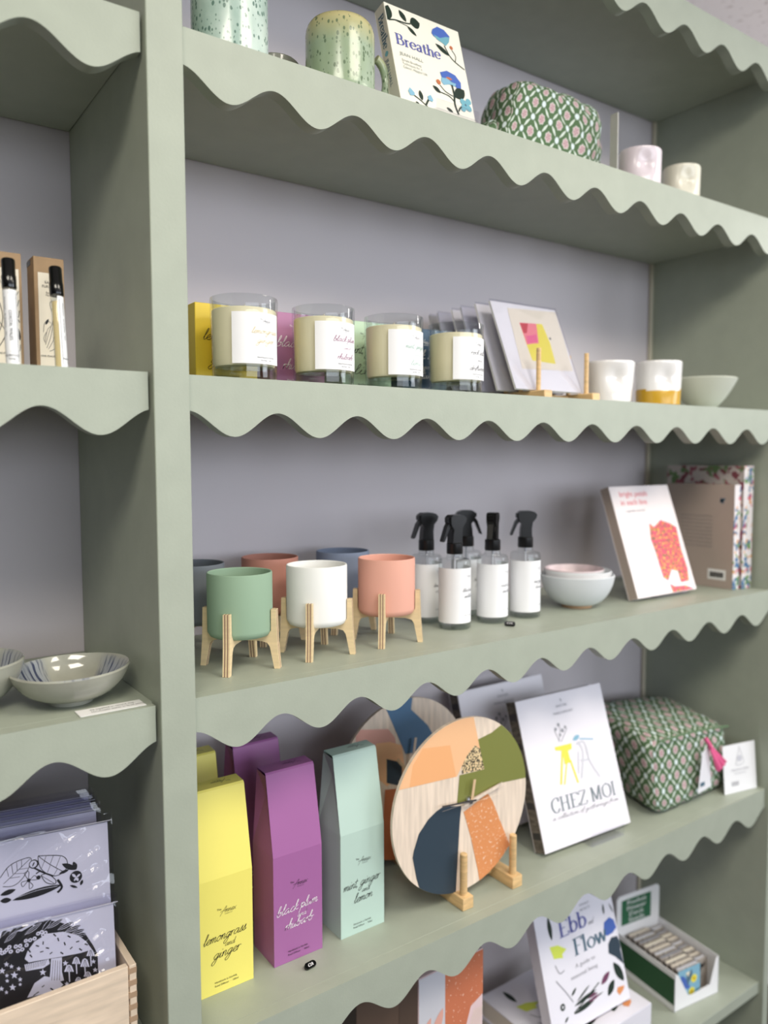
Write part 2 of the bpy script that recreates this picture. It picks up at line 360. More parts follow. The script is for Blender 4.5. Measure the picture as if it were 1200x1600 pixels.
def paint(mb, art, mapf, region=None, step=0.000012, remap=None):
    k = 0.0
    for e in art:
        kind, c = e[0], e[1]; k += step; c = (remap or {}).get(c, c)
        if kind == 'line':
            pts = crom(e[2], 4)
            if region: pts = [p for p in pts if clip_pt(p, region)]
            kk = k; mb.ribbon(pts, e[3], (lambda a, b, kk=kk: mapf(a, b, kk)), c); continue
        if kind == 'leaf':
            (x0, y0), (x1, y1) = e[2], e[3]; dx, dy = x1-x0, y1-y0; l = math.hypot(dx, dy) or 1e-9; nx, ny = -dy/l, dx/l; h = e[4]/2; pts = []
            for t in [i/8 for i in range(9)]: w = h*math.sin(PI*t)**0.8; pts.append((x0+dx*t-nx*w, y0+dy*t-ny*w))
            for t in [i/8 for i in range(7, 0, -1)]: w = h*math.sin(PI*t)**0.8; pts.append((x0+dx*t+nx*w, y0+dy*t+ny*w))
        elif kind == 'disc': pts = [(e[2][0]+e[3]*math.cos(a*PI/8), e[2][1]+e[3]*math.sin(a*PI/8)) for a in range(16)]
        else: pts = e[2]
        if sum(pts[i][0]*pts[(i+1) % len(pts)][1] - pts[(i+1) % len(pts)][0]*pts[i][1] for i in range(len(pts))) < 0: pts = pts[::-1]
        if region: pts = clip_poly(pts, region)
        if len(pts) >= 3: mb.face([mapf(a, b, k) for a, b in pts], c)
def clip_pt(p, region):
    return all((region[(i+1) % len(region)][0]-region[i][0])*(p[1]-region[i][1]) - (region[(i+1) % len(region)][1]-region[i][1])*(p[0]-region[i][0]) >= 0 for i in range(len(region)))
def rect(x0, x1, y0, y1): return [(x0,y0),(x1,y0),(x1,y1),(x0,y1)]

SCRIPT = {
 'a': ([[(0.85,.85),(.5,1),(.1,.55),(.12,.1),(.4,.05),(.75,.5),(.88,.95),(.78,.2),(.95,0),(1.2,.3)]],1.12),
 'b': ([[(0,.3),(.35,1.5),(.38,2.1),(.2,1.9),(.08,.6),(.12,.05),(.45,0),(.7,.4),(.6,.85),(.45,.7),(1.0,.8)]],.92),
 'c': ([[(.75,.8),(.5,1),(.12,.6),(.15,.1),(.5,0),(.85,.3)]],.78),
 'd': ([[(.75,.8),(.5,1),(.1,.6),(.1,.12),(.35,0),(.75,.5),(1.0,2.1),(.8,.3),(.92,0),(1.15,.3)]],1.05),
 'e': ([[(0,.35),(.45,.5),(.6,.85),(.4,1),(.1,.6),(.15,.1),(.45,0),(.8,.3)]],.72),
 'f': ([[(0,.3),(.45,1.4),(.7,2.1),(.5,2.1),(.25,.9),(.0,-.9)],[(-.05,.95),(.7,1.1)]],.55),
 'g': ([[(.75,.85),(.5,1),(.12,.6),(.15,.12),(.4,.1),(.72,.6),(.8,.95),(.55,-.6),(.2,-1.1),(-.05,-.8),(.3,-.2),(1.05,.35)]],.95),
 'h': ([[(0,.3),(.38,1.5),(.42,2.1),(.25,1.9),(.08,0),(.2,.6),(.48,1),(.65,.8),(.6,.15),(.75,0),(1.0,.3)]],.92),
 'i': ([[(0,.3),(.22,.95),(.12,.15),(.3,0),(.52,.3)],[(.28,1.4),(.34,1.55)]],.48),
 'k': ([[(0,.3),(.38,1.5),(.42,2.1),(.25,1.9),(.08,0)],[(.62,1),(.18,.5),(.55,.1),(.85,.2)]],.8),
 'l': ([[(0,.3),(.38,1.5),(.42,2.1),(.25,1.9),(.12,.2),(.3,0),(.52,.3)]],.48),
 'm': ([[(0,.6),(.15,.95),(.08,0),(.2,.7),(.38,1),(.5,.8),(.42,0),(.58,.7),(.78,1),(.9,.8),(.84,.15),(.98,0),(1.2,.3)]],1.15),
 'n': ([[(0,.6),(.15,.95),(.08,0),(.22,.7),(.45,1),(.58,.8),(.52,.15),(.66,0),(.88,.3)]],.82),
 'o': ([[(.45,1),(.1,.6),(.12,.12),(.4,0),(.7,.45),(.58,.95),(.42,.9),(.95,.8)]],.85),
 'p': ([[(0,.6),(.2,1),(0,-1)],[(.08,.4),(.4,1),(.7,.75),(.6,.15),(.3,0),(.15,.15),(.9,.3)]],.85),
 'r': ([[(0,.6),(.15,1),(.08,0),(.15,.6),(.35,.95),(.62,.85)]],.58),
 's': ([[(0,.15),(.45,1.15),(.4,.6),(.48,.2),(.2,0),(0,.15)],[(.3,.02),(.7,.3)]],.6),
 't': ([[(.25,1.8),(.1,.2),(.28,0),(.5,.25)],[(-.15,1.2),(.55,1.3)]],.48),
 'u': ([[(0,.95),(0,.2),(.22,0),(.55,.6),(.62,.95),(.56,.15),(.7,0),(.95,.3)]],.9),
 'w': ([[(0,.95),(.05,.08),(.3,.1),(.45,.8),(.5,.08),(.78,.2),(.88,.95),(1.1,.85)]],1.0),
 'x': ([[(0,.9),(.3,.6),(.5,.1),(.75,.1)],[(.7,1),(.3,.5),(-.05,0)]],.7),
 'A': ([[(-.3,-.9),(.5,1.2),(.95,2.1),(.9,.6),(.95,0)],[(-.6,.55),(.6,.75),(1.5,.7)]],1.15),
 'T': ([[(-.3,2.1),(.8,2.2)],[(.3,2.2),(.1,.9)]],.6),
 ',': ([[(.1,.1),(0,-.3)]],.3), ' ': ([],.45)}
def script(mb, text, x, y, h, mapf, mat, w=0.12, slant=0.42, tilt=0.0, width=None, k=0.0002):
    adv = sum(SCRIPT[c][1] for c in text); sx = h if width is None else width/adv
    ct, st = math.cos(tilt), math.sin(tilt); cx = 0
    for c in text:
        st_, a = SCRIPT[c]
        for s in st_:
            pts = [((cx+px)*sx + slant*h*py, py*h) for px, py in crom(s, 4)]
            pts = [(x+px*ct-py*st, y+px*st+py*ct) for px, py in pts]
            mb.ribbon(pts, w*h, (lambda a_, b_: mapf(a_, b_, k)), mat)
        cx += a
def script_c(mb, text, xc, y, h, mapf, mat, width, **kw): script(mb, text, xc-width/2, y, h, mapf, mat, width=width, **kw)
# high-contrast roman capitals and small letters, drawn with a broad nib; x-height 1, cap height 1.5
SERIF = {
 'B': ([[(.25,0),(.25,1.5)],[(.25,1.47),(.7,1.45),(.85,1.12),(.65,.82),(.25,.8)],[(.25,.8),(.8,.78),(1.0,.4),(.75,.05),(.25,.03)],[(0,1.48),(.3,1.48)],[(0,.02),(.3,.02)]],1.15),
 'r': ([[(.2,0),(.2,1)],[(.2,.7),(.4,.97),(.6,.9)],[(0,.97),(.2,.97)],[(0,.02),(.42,.02)]],.66),
 'e': ([[(.12,.55),(.75,.55),(.65,.93),(.4,.98),(.12,.7),(.12,.3),(.4,.02),(.75,.2)]],.86),
 'a': ([[(.12,.8),(.4,.98),(.6,.75),(.6,.1),(.8,.05)],[(.6,.58),(.2,.4),(.12,.15),(.35,.02),(.6,.25)]],.88),
 't': ([[(.25,1.3),(.25,.15),(.45,.02),(.6,.12)],[(0,.95),(.55,.95)]],.6),
 'h': ([[(.2,0),(.2,1.55)],[(.2,.7),(.5,.98),(.72,.75),(.72,0)],[(0,1.52),(.2,1.52)],[(0,.02),(.4,.02)],[(.55,.02),(.92,.02)]],.98),
 'E': ([[(.25,0),(.25,1.5)],[(0,1.48),(.95,1.48),(.95,1.25)],[(.25,.78),(.7,.78)],[(0,.02),(1.0,.02),(1.0,.3)]],1.1),
 'b': ([[(.2,0),(.2,1.55)],[(.2,.7),(.5,.98),(.82,.7),(.82,.3),(.5,.02),(.2,.25)],[(0,1.52),(.2,1.52)]],.98),
 'F': ([[(.25,0),(.25,1.5)],[(0,1.48),(.95,1.48),(.95,1.2)],[(.25,.78),(.7,.78)],[(0,.02),(.5,.02)]],1.0),
 'l': ([[(.2,0),(.2,1.55)],[(0,1.52),(.2,1.52)],[(0,.02),(.42,.02)]],.48),
 'o': ([[(.45,.98),(.12,.7),(.12,.3),(.45,.02),(.8,.3),(.8,.7),(.45,.98)]],.94),
 'w': ([[(.05,.98),(.35,.02)],[(.35,.02),(.6,.98)],[(.6,.98),(.9,.02)],[(.9,.02),(1.15,.98)],[(-.05,.98),(.2,.98)],[(1.0,.98),(1.3,.98)]],1.3),
 'C': ([[(1.0,1.1),(.9,1.45),(.6,1.5),(.2,1.2),(.12,.6),(.35,.1),(.7,.0),(1.0,.35)]],1.15),
 'H': ([[(.22,0),(.22,1.5)],[(.98,0),(.98,1.5)],[(.22,.78),(.98,.78)],[(0,1.48),(.44,1.48)],[(.76,1.48),(1.2,1.48)],[(0,.02),(.44,.02)],[(.76,.02),(1.2,.02)]],1.3),
 'Z': ([[(.05,1.15),(.1,1.48),(.95,1.48)],[(.95,1.48),(.05,.02)],[(.05,.02),(.95,.02),(1.0,.35)]],1.1),
 'M': ([[(.2,0),(.2,1.5)],[(.2,1.5),(.7,.1)],[(.7,.1),(1.2,1.5)],[(1.2,0),(1.2,1.5)],[(0,1.48),(.25,1.48)],[(1.15,1.48),(1.4,1.48)],[(0,.02),(.4,.02)],[(1.0,.02),(1.4,.02)]],1.5),
 'O': ([[(.65,1.5),(.2,1.2),(.12,.75),(.2,.3),(.65,0),(1.1,.3),(1.18,.75),(1.1,1.2),(.65,1.5)]],1.35),
 'I': ([[(.22,0),(.22,1.5)],[(0,1.48),(.44,1.48)],[(0,.02),(.44,.02)]],.55), ' ': ([],.5)}
def serif(mb, text, x, y, h, mapf, mat, width=None, thick=0.26, thin=0.07, tilt=0.0, k=0.0002):
    adv = sum(SERIF[c][1] for c in text); sx = h if width is None else width/adv; cx = 0; ct, st = math.cos(tilt), math.sin(tilt)
    for c in text:
        ss, a = SERIF[c]
        for s in ss:
            curved = len(s) > 3
            pts = [((cx+px)*sx, py*h) for px, py in (crom(s, 5) if curved else s)]
            pts = [(x+px*ct-py*st, y+px*st+py*ct) for px, py in pts]
            mb.ribbon(pts, thick*h, (lambda a_, b_: mapf(a_, b_, k)), mat, nib=thin*h)
        cx += a
_tc = {}
def text(mb, body, x, y, size, mapf, mat, width=None, align='LEFT', rotq=0.0, k=0.0002):
    if body not in _tc:
        cu = bpy.data.curves.new('lettering', 'FONT'); cu.body = body; cu.size = 1.0; cu.resolution_u = 2
        ob = bpy.data.objects.new('lettering', cu); COL.objects.link(ob)
        dg = bpy.context.evaluated_depsgraph_get(); dg.update(); me = bpy.data.meshes.new_from_object(ob.evaluated_get(dg))
        _tc[body] = ([(v.co.x, v.co.y) for v in me.vertices], [list(p.vertices) for p in me.polygons])
        bpy.data.objects.remove(ob); bpy.data.curves.remove(cu); bpy.data.meshes.remove(me)
    vs, fs = _tc[body]
    if not vs: return
    w0 = max(v[0] for v in vs); sx = size if width is None else width     # width: horizontal em size
    off = {'LEFT': 0, 'CENTER': -w0*sx/2, 'RIGHT': -w0*sx}[align]; c, s_ = math.cos(rotq), math.sin(rotq)
    b = len(mb.v)
    for vx, vy in vs:
        px, py = vx*sx+off, vy*size; mb.v.append(tuple(mapf(x+px*c-py*s_, y+px*s_+py*c, k)))
    mi = mb.mi(mat)
    for f in fs: mb.f.append([b+i for i in f]); mb.m.append(mi); mb.sm.append(False); mb.uv.append(None)

# ------------------------------------------------------------------ the room
ZB = 1.45
SH = dict(Z=ZB+.6055, A=ZB+.3270, B=ZB, C=ZB-.3221, D=ZB-.6923, E=ZB-1.0647)
DEPTH, TB, TF = 0.2692, 0.0186, 0.016
WR = 1.098                                         # inner face of the right-hand end panel
def struct(name, mb): return mb.build(name, kind='structure')
b = MB(); b.box(-3.5, 4.0, -3.6, .37, -.05, 0, 'floor'); struct('floor', b)
b = MB(); b.box(-3.5, 4.0, -3.6, .37, 2.30, 2.35, 'ceilingtile'); struct('ceiling', b)
b = MB(); b.box(-3.5, 4.0, DEPTH, DEPTH+.1, 0, 2.30, 'wallpaint'); struct('wall_back', b)
b = MB(); b.box(4.0, 4.1, -3.6, .37, 0, 2.30, 'wallpaint'); struct('wall_right', b)

# ------------------------------------------------------------------ the shelving unit
unit = thing('shelving_unit', 'sage green painted wooden shelving unit with scalloped shelf edges against the wall', 'shelves', (0,0,0))
def board(name, x0, x1, y0, y1, z0, z1, m='paint', bev=.0008):
    b = MB(); b.box(x0, x1, y0, y1, z0, z1, m, bev, 1); return b.build(name, unit)
XL = -1.10
board('upright', -.0353, 0, -.0078, DEPTH-.001, 0, SH['Z']-.001)
board('upright', WR, WR+.018, -.0078, DEPTH-.001, 0, SH['Z']-.001)
board('upright', XL-.0353, XL, -.0078, DEPTH-.001, 0, SH['Z']-.001)
def trim(x0, x1, zs, ph):
    n = int(round((x1-x0)/.1*28)); lo = []
    for i in range(n+1):
        x = x0+(x1-x0)*i/n; lo.append((x, zs-.0474+.0126*math.cos(2*PI*(x-ph)/.1)))
    b = MB()
    b.grid([[(x, 0, z) for x, z in lo], [(x, 0, zs) for x, z in lo]], 'paint', smooth=False)
    b.grid([[(x, TF, zs) for x, z in lo], [(x, TF, z) for x, z in lo]], 'paint', smooth=False)
    b.grid([[(x, TF, z) for x, z in lo], [(x, 0, z) for x, z in lo]], 'paint', smooth=True)
    b.face([(x0, 0, zs), (x1, 0, zs), (x1, TF, zs), (x0, TF, zs)], 'paint')
    b.face([(x0, 0, lo[0][1]), (x0, 0, zs), (x0, TF, zs), (x0, TF, lo[0][1])], 'paint')
    b.face([(x1, TF, lo[-1][1]), (x1, TF, zs), (x1, 0, zs), (x1, 0, lo[-1][1])], 'paint')
    return b.build('scalloped_trim', unit)
for k in 'ZABCD':
    trim(.0004, WR-.0004, SH[k], 0.0); trim(XL+.0004, -.0353-.0028, SH[k], -.0332)
    for x0, x1 in ((.0004, WR-.0004), (XL+.0004, -.0357)):
        board('shelf_board', x0, x1, TF, DEPTH-.002, SH[k]-TB, SH[k])
for x0, x1 in ((.0004, WR-.0004), (XL+.0004, -.0357)):
    board('shelf_board', x0, x1, 0, DEPTH-.002, SH['E']-.022, SH['E'])
    board('bottom_shelf', x0, x1, 0, DEPTH-.002, .08, .10)
for k, l in zip('ZABCD', 'ABCDE'):
    board('corner_batten', WR-.010, WR-.0006, DEPTH-.006, DEPTH-.002, SH[l]+.0004, SH[k]-TB-.0004, 'strip', 0)

# ------------------------------------------------------------------ shared builders
def glaze_cyl(prof_out, prof_in): return prof_out + prof_in
def logo(mb, xc, y, h, mapf, m='ink', w=.08, wid=None):
    wid = wid or h*7.0
    text(mb, 'The', xc-wid*.52, y+h*1.25, h*1.0, mapf, m)
    script(mb, 'Annex', xc-wid*.28, y, h, mapf, m, w=w, width=wid*.72, slant=.35)
    text(mb, 'STUDIO CO.', xc-wid*.12, y-h*.75, h*.5, mapf, m)

# ------------------------------------------------------------------ shelf B: candles and their boxes
CAND = [(.0836, 'lemongrass', 'lemongrass and ginger', 'goldink', 'wax', 'yellow', [('lemongrass', .036), ('ginger', .024)], 'leftmost of the four glass jar candles, lemongrass and ginger label, by the post'),
        (.183, 'plum', 'black plum', 'plumink', 'wax', 'purple', [('black plum', .036), ('and', .012), ('rhubarb', .026)], 'glass jar candle with a black plum and rhubarb label in purple script'),
        (.283, 'mint', 'mint', 'mintink', 'wax', 'mint', [('mint, ginger', .036), ('and', .012), ('lime', .020)], 'glass jar candle with a mint ginger and lime label in pale green script'),
        (.383, 'rock', 'rock salt', 'ink', 'wax', 'blue', [('rock salt', .030), ('and', .011), ('driftwood', .034)], 'glass jar candle with a rock salt and driftwood label in grey script')]
for cx, _, _, inkm, wx, col, lines, lab in CAND:
    t = thing('jar_candle', lab, 'candle', (cx, .045, ZB+.0002), (0,0,0), 'glass jar candles in front of their boxes')
    g = MB()
    ro = lambda z: .0345+.0017*(z/.088)
    g.lathe([(.0001,0),(.032,0),(ro(.003),.003)] + [(ro(z),z) for z in (.01,.03,.05,.07,.085)] + [(ro(.088)-.0004,.088),(ro(.088)-.0016,.0885),(ro(.088)-.0024,.0875),(.0332,.075)], 'glass', 64)
    g.build('glass_jar', t)
    g = MB(); g.lathe([(.0001,.001),(.0316,.001),(.0328,.004),(.0330,.0135),(.0001,.0150)], 'base_glass', 48); g.build('glass_base', t)
    w_ = MB(); w_.lathe([(.0001,.0155),(.0315,.0155),(.0332,.019),(.0336,.045),(.0341,.0745),(.0330,.0755),(.006,.0750),(.0001,.0750)], wx, 56); wo = w_.build('wax', t)
    w_ = MB(); w_.tube([(0,0,.0745),(0.0003,0,.079),(.001,0,.083)], .0008, 'pages', 8); w_.build('wick', t)
    l = MB(); th0 = -PI/2; mp = around(0, 0, .0359, 0, th0, .0002)
    wd = .029; l.grid([[mp(-wd+2*wd*i/24, z, 0) for i in range(25)] for z in (.0165, .0695)], 'white')
    mi = around(0, 0, .0359, 0, th0, .0004)
    logo(l, .008, .0595, .0019, mi, 'ink'); y = .048
    for q, (s, wdt) in enumerate(lines):
        hh = .0026 if s != 'and' else .0015
        script_c(l, s, .008 if s != 'and' else .010, y - q*.0098 + (.0012 if s == 'and' else 0), hh*1.15, mi, inkm, wdt*.92, w=.12, slant=.38)
    text(l, 'Hand Poured in Norfolk', .008, .0225, .0022, mi, 'ink', align='CENTER'); text(l, 'Soy Wax  ·  30cl', .008, .0195, .0020, mi, 'ink', align='CENTER')
    l.build('paper_label', t)
def candle_box(x0, m, inkm, lines, lab):
    t = thing('candle_box', lab, 'box', (x0, .094, ZB+.0002), (0,0,0), 'candle boxes behind the glass candles')
    b = MB(); b.box(0, .075, 0, .075, 0, .090, m, .0006, 1); f = front(.0375, 0, 0)
    logo(b, 0, .070, .0030, f, inkm); y = .050
    for q, s in enumerate(lines): script_c(b, s, 0, y-.013*q, .0058 if len(s) > 3 else .003, f, inkm, .058 if len(s) > 8 else (.042 if len(s) > 3 else .014), w=.10, slant=.38)
    text(b, 'Hand Poured in Norfolk', 0, .010, .003, f, inkm, align='CENTER')
    b.box(.004, .071, -.0001, .0001, .0888, .0890, m); o = b.build('carton', t)
candle_box(.048, 'paleyellow', 'ink', ['lemongrass', 'and', 'ginger'], 'yellow candle box standing behind the leftmost glass candle')
candle_box(.139, 'palepurple', 'whiteink', ['black plum', 'and', 'rhubarb'], 'mauve candle box behind the black plum glass candle')
candle_box(.240, 'palemint', 'ink', ['mint, ginger', 'and', 'lime'], 'pale green candle box behind the mint glass candle')
candle_box(.3335, 'bluebox', 'whiteink', ['rock salt', 'and', 'driftwood'], 'dark blue candle box behind the rock salt candle')

# ------------------------------------------------------------------ shelf D: reed diffuser cartons
def diffuser(x, y, m, inkm, lines, wds, lab, w=.067, rz=0.0):
    t = thing('diffuser_carton', lab, 'box', (x, y, SH['D']+.0002), (0,0,rz), 'tall gable-topped diffuser cartons')
    b = MB(); D_ = .054; zc = .135; zt = .233; y1, y2 = .0175, .040
    e = .0004
    b.face([(0,0,0),(w,0,0),(w,0,zc),(0,0,zc)], m); b.face([(0,0,zc),(w,0,zc),(w-e,y1,zt-.002),(e,y1,zt-.002)], m)
    b.face([(e,y1,zt-.002),(w-e,y1,zt-.002),(w-e,y1+.002,zt),(e,y1+.002,zt)], m, True)
    b.face([(e,y1+.002,zt),(w-e,y1+.002,zt),(w-e,y2,zt+.001),(e,y2,zt+.001)], m)
    b.face([(w,D_,0),(0,D_,0),(0,D_,zc),(w,D_,zc)], m); b.face([(w,D_,zc),(0,D_,zc),(e,y2,zt+.001),(w-e,y2,zt+.001)], m)
    for s, xx, inn in ((0,0,.006),(1,w,w-.006)):
        q = [(xx,0,0),(xx,D_,0),(xx,D_,zc),(xx,0,zc)]; b.face(q if s else q[::-1], m)
        # sides fold inwards above the crease
        q = [(xx,0,zc),(xx,D_,zc),(inn,(y1+y2)/2,zt-.03)]; b.face(q if s else q[::-1], m)
        q = [(xx,0,zc),(inn,(y1+y2)/2,zt-.03),(xx,y1,zt-.003)]; b.face(q if s else q[::-1], m)
        q = [(xx,D_,zc),(xx,y2,zt-.001),(inn,(y1+y2)/2,zt-.03)]; b.face(q if s else q[::-1], m)
        q = [(xx,y1,zt-.003),(inn,(y1+y2)/2,zt-.03),(xx,y2,zt-.001)]; b.face(q if s else q[::-1], m)
    b.face([(0,0,0),(0,D_,0),(w,D_,0),(w,0,0)], m)
    f = front(w/2, 0, 0)
    logo(b, .0015, .093, .0034, f, 'ink', .09); z = .0615
    for q, (s, wd) in enumerate(zip(lines, wds)):
        if s == 'and': script_c(b, s, .004, z-.0085, .0032, f, inkm, wd, w=.11, slant=.35)
        else: script_c(b, s, -.002 if q == 0 else 0, z if q == 0 else z-.020, .0056, f, inkm, wd*1.04, w=.10, slant=.38, tilt=.04)
    text(b, 'Handmade in Norfolk', -.015, .0125, .0032, f, 'ink', width=.0031); text(b, 'Reed Diffuser  ·  100ml', -.015, .0082, .0032, f, 'ink', width=.0031)
    up = lambda a, c, k=0: (w*.62-a, y1+.004+(.016-c), zt+.0011)
    logo(b, 0, .005, .0034, up, 'ink', .09)
    b.build('carton', t)
diffuser(.0279, .069, 'yellowbox', 'ink', ['lemongrass', 'and', 'ginger'], [.050,.012,.032], 'yellow lemongrass and ginger diffuser carton, frontmost beside the green post')
diffuser(.1233, .071, 'purplebox', 'whiteink', ['black plum', 'and', 'rhubarb'], [.054,.012,.037], 'purple black plum and rhubarb diffuser carton standing in the front row')
diffuser(.2177, .0708, 'mintbox', 'ink', ['mint, ginger', 'and', 'lemon'], [.054,.012,.027], 'pale mint green diffuser carton beside the round clock')
diffuser(.128, .174, 'purplebox', 'whiteink', ['black plum', 'and', 'rhubarb'], [.054,.012,.037], 'purple diffuser carton in the back row, behind the front purple one')
diffuser(.0385, .176, 'yellowbox', 'ink', ['lemongrass', 'and', 'ginger'], [.050,.012,.032], 'yellow diffuser carton in the back row, mostly hidden by the front yellow one')

def price_token(x, y, z, txt, lab, rz):
    t = thing('price_token', lab, 'price tag', (x, y, z+.0002), (0,0,rz), 'black price tokens on the shelves')
    b = MB(); n = 20; L_, R_ = .0042, .0038
    out = [(L_+R_*math.cos(a), R_*math.sin(a)) for a in [-PI/2+PI*i/8 for i in range(9)]] + [(-L_+R_*math.cos(a), R_*math.sin(a)) for a in [PI/2+PI*i/8 for i in range(9)]]
    tilt = Matrix.Rotation(-.55, 4, 'X')
    mp = lambda a, c, h: tuple(Vector((a, c*math.cos(.5)-h*math.sin(.5), R_*math.sin(.5)+c*math.sin(.5)+h*math.cos(.5))))
    b.face([mp(p[0], p[1], .003) for p in out], 'blackgloss'); b.face([mp(p[0], p[1], 0) for p in out[::-1]], 'blackgloss')
    for i in range(len(out)): p, q = out[i], out[(i+1) % len(out)]; b.face([mp(p[0],p[1],0), mp(q[0],q[1],0), mp(q[0],q[1],.003), mp(p[0],p[1],.003)], 'blackgloss', True)
    text(b, txt, 0, -.0019, .0052, lambda a, c, k=0: mp(a, c, .0032), 'whiteink', align='CENTER')
    b.build('token', t)
price_token(.1585, .0475, SH['D'], '£28', 'tiny black price token reading 28 pounds, on the shelf before the purple carton', 0.12)
price_token(.4975, .058, SH['C'], '£14', 'tiny black price token on the shelf between the second and third spray bottles', -1.0)

# ------------------------------------------------------------------ shelf C: planters on plywood stands
def stand_mb():
    b = MB()
    half = [(.0478,0),(.0415,0),(.0365,.0250),(.0335,.0295),(.026,.0315),(0,.0318)]
    top = [(0,.0372),(.030,.0372),(.0345,.0395),(.0380,.0440),(.0382,.0685),(.0440,.0685),(.0452,.0300)]
    prof = [(x,z) for x,z in half] ; right = [(.0478,0)] + top[::-1] + [(0,.0318),(.026,.0315),(.0335,.0295),(.0365,.0250),(.0415,0)]
    right = right[::1]
    right = [(0,.0318),(.026,.0315),(.0335,.0295),(.0365,.0250),(.0415,0),(.0478,0),(.0452,.0300),(.0440,.0685),(.0382,.0685),(.0380,.0440),(.0345,.0395),(.030,.0372),(0,.0372)]
    for a in (PI/4, 3*PI/4):
        ca, sa = math.cos(a), math.sin(a)
        for sgn in (1, -1):
            pts = [(x*sgn, z) for x, z in right]
            if sgn < 0: pts = pts[::-1]
            for i in range(5):
                y0 = -.004+.0016*i; y1 = y0+.0016
                b.prism(pts, y0, y1, 'ply', (lambda x, y, z: (x*ca-y*sa, x*sa+y*ca, z)), side='ply' if i % 2 == 0 else 'plydark')
    return b
stand_mesh = None
def planter(x, y, m, lab, rz=0.0, extra=''):
    global stand_mesh
    t = thing('planter', lab, 'planter', (x, y, SH['C']+.0002), (0,0,rz), 'ceramic planters on wooden stands')
    if stand_mesh is None: s = stand_mb().build('stand', t); stand_mesh = s.data
    else: s = bpy.data.objects.new('stand', stand_mesh); COL.objects.link(s); s.parent = t
    p = MB(); R_ = .0373
    p.lathe([(.0001,.0375),(.0325,.0375),(.0345,.0385),(.0372,.0430),(R_,.0450),(R_,.1090),(.0368,.1104),(.0358,.1106),(.0350,.1098),(.0345,.050),(.032,.046),(.0001,.045)], m, 72)
    p.build('pot', t)
planter(.0920, .0845, 'pot_green', 'sage green cup planter on plywood stand, front row by the post')
planter(.1960, .0870, 'pot_white', 'white cup planter on plywood stand in the front row', .04)
planter(.3030, .0890, 'pot_pink', 'salmon pink cup planter on plywood stand beside the spray bottles', .02)
planter(.0780, .1860, 'pot_slate', 'slate grey cup planter in the back row, half hidden by the post')
planter(.1840, .1880, 'pot_rust', 'dusty rust cup planter in the back row between the green and white ones', .1)
planter(.2980, .1880, 'pot_blue', 'dusty blue cup planter in the back row behind the salmon one', -.05)

# ------------------------------------------------------------------ shelf C: spray bottles
def spray(x, y, head, lab, lines, rl=0.0):
    t = thing('spray_bottle', lab, 'spray bottle', (x, y, SH['C']+.0002), (0,0,0), 'glass room spray bottles with black triggers')
    g = MB(); R_ = .0228
    g.lathe([(.0001,0),(.0215,0),(R_,.0015),(R_,.0920),(.0222,.0960),(.0200,.0980),(.0125,.0985),(.0115,.100),(.0112,.1050),(.0095,.1050)], 'glass', 48); g.build('bottle', t)
    g = MB(); g.lathe([(.0001,.0008),(.0208,.0008),(.0212,.0060),(.0001,.0075)], 'base_glass', 40); g.build('glass_base', t)
    g = MB(); g.tube([(0,0,.012),(0,0,.104)], .0015, 'palegrey', 8); g.build('dip_tube', t)
    l = MB(); mp = around(0, 0, R_, 0, -PI/2+rl, .0002); wd = R_*2.12
    l.grid([[mp(-wd+2*wd*i/40, z, 0) for i in range(41)] for z in (.0095, .0865)], 'white'); mi = around(0, 0, R_, 0, -PI/2+rl, .0005)
    logo(l, .007, .074, .0018, mi, 'softink', .09)
    for q, s in enumerate(lines): script_c(l, s, .006+.001*q, .054-.0085*q, .0024, mi, 'softink', .021-.003*q, w=.15, slant=.5)
    text(l, 'Room Spray 100ml', .007, .020, .0022, mi, 'softink', align='CENTER'); l.build('paper_label', t)
    h = MB(); ca, sa = math.cos(head), math.sin(head); f = lambda a, y_, z: (a*ca-y_*sa, a*sa+y_*ca, z)
    h.lathe([(.0001,.1052),(.0112,.1052),(.0116,.1062),(.0114,.1200),(.0102,.1212),(.0001,.1212)], 'black', 32)
    body = [(-.0090,.1205),(.0088,.1205),(.0080,.1330),(.0066,.1395),(.0110,.1450),(.0122,.1485),(.0124,.1570),(.0080,.1600),(-.0060,.1602),(-.0125,.1585),(-.0165,.1545),(-.0150,.1490),(-.0100,.1430),(-.0085,.1330)]
    h.prism(body, -.0064, .0064, 'black', f); h.prism([(x_*.94, z) for x_, z in body], -.0072, .0072, 'black', f)
    h.prism([(.0120,.1492),(.0150,.1500),(.0150,.1560),(.0120,.1566)], -.0040, .0040, 'black', f)
    ho = h.build('spray_head', t)
    tr = MB(); tr.prism([(.0128,.1490),(.0165,.1440),(.0235,.1245),(.0225,.1228),(.0200,.1240),(.0130,.1400),(.0085,.1450),(.0075,.1500)], -.0042, .0042, 'black', f); tr.build('trigger', ho)
R = math.radians
spray(.4286, .0990, R(178), 'clear spray bottle with wide black head, frontmost of the five, white label', ['black plum', 'and rhubarb'])
spray(.5010, .0985, R(215), 'clear spray bottle third from the left, its black trigger turned to the viewer', ['rock salt', 'and lime'])
spray(.5670, .0970, R(145), 'rightmost clear spray bottle, its black trigger pointing left, beside the bowls', ['mint, ginger', 'lemon'])
spray(.4230, .1560, R(168), 'leftmost clear spray bottle, behind the salmon planter', ['lemongrass', 'and'])
spray(.5060, .1620, R(-30), 'rear clear spray bottle hidden behind the frontmost one, trigger to the right', ['black plum', 'and'])

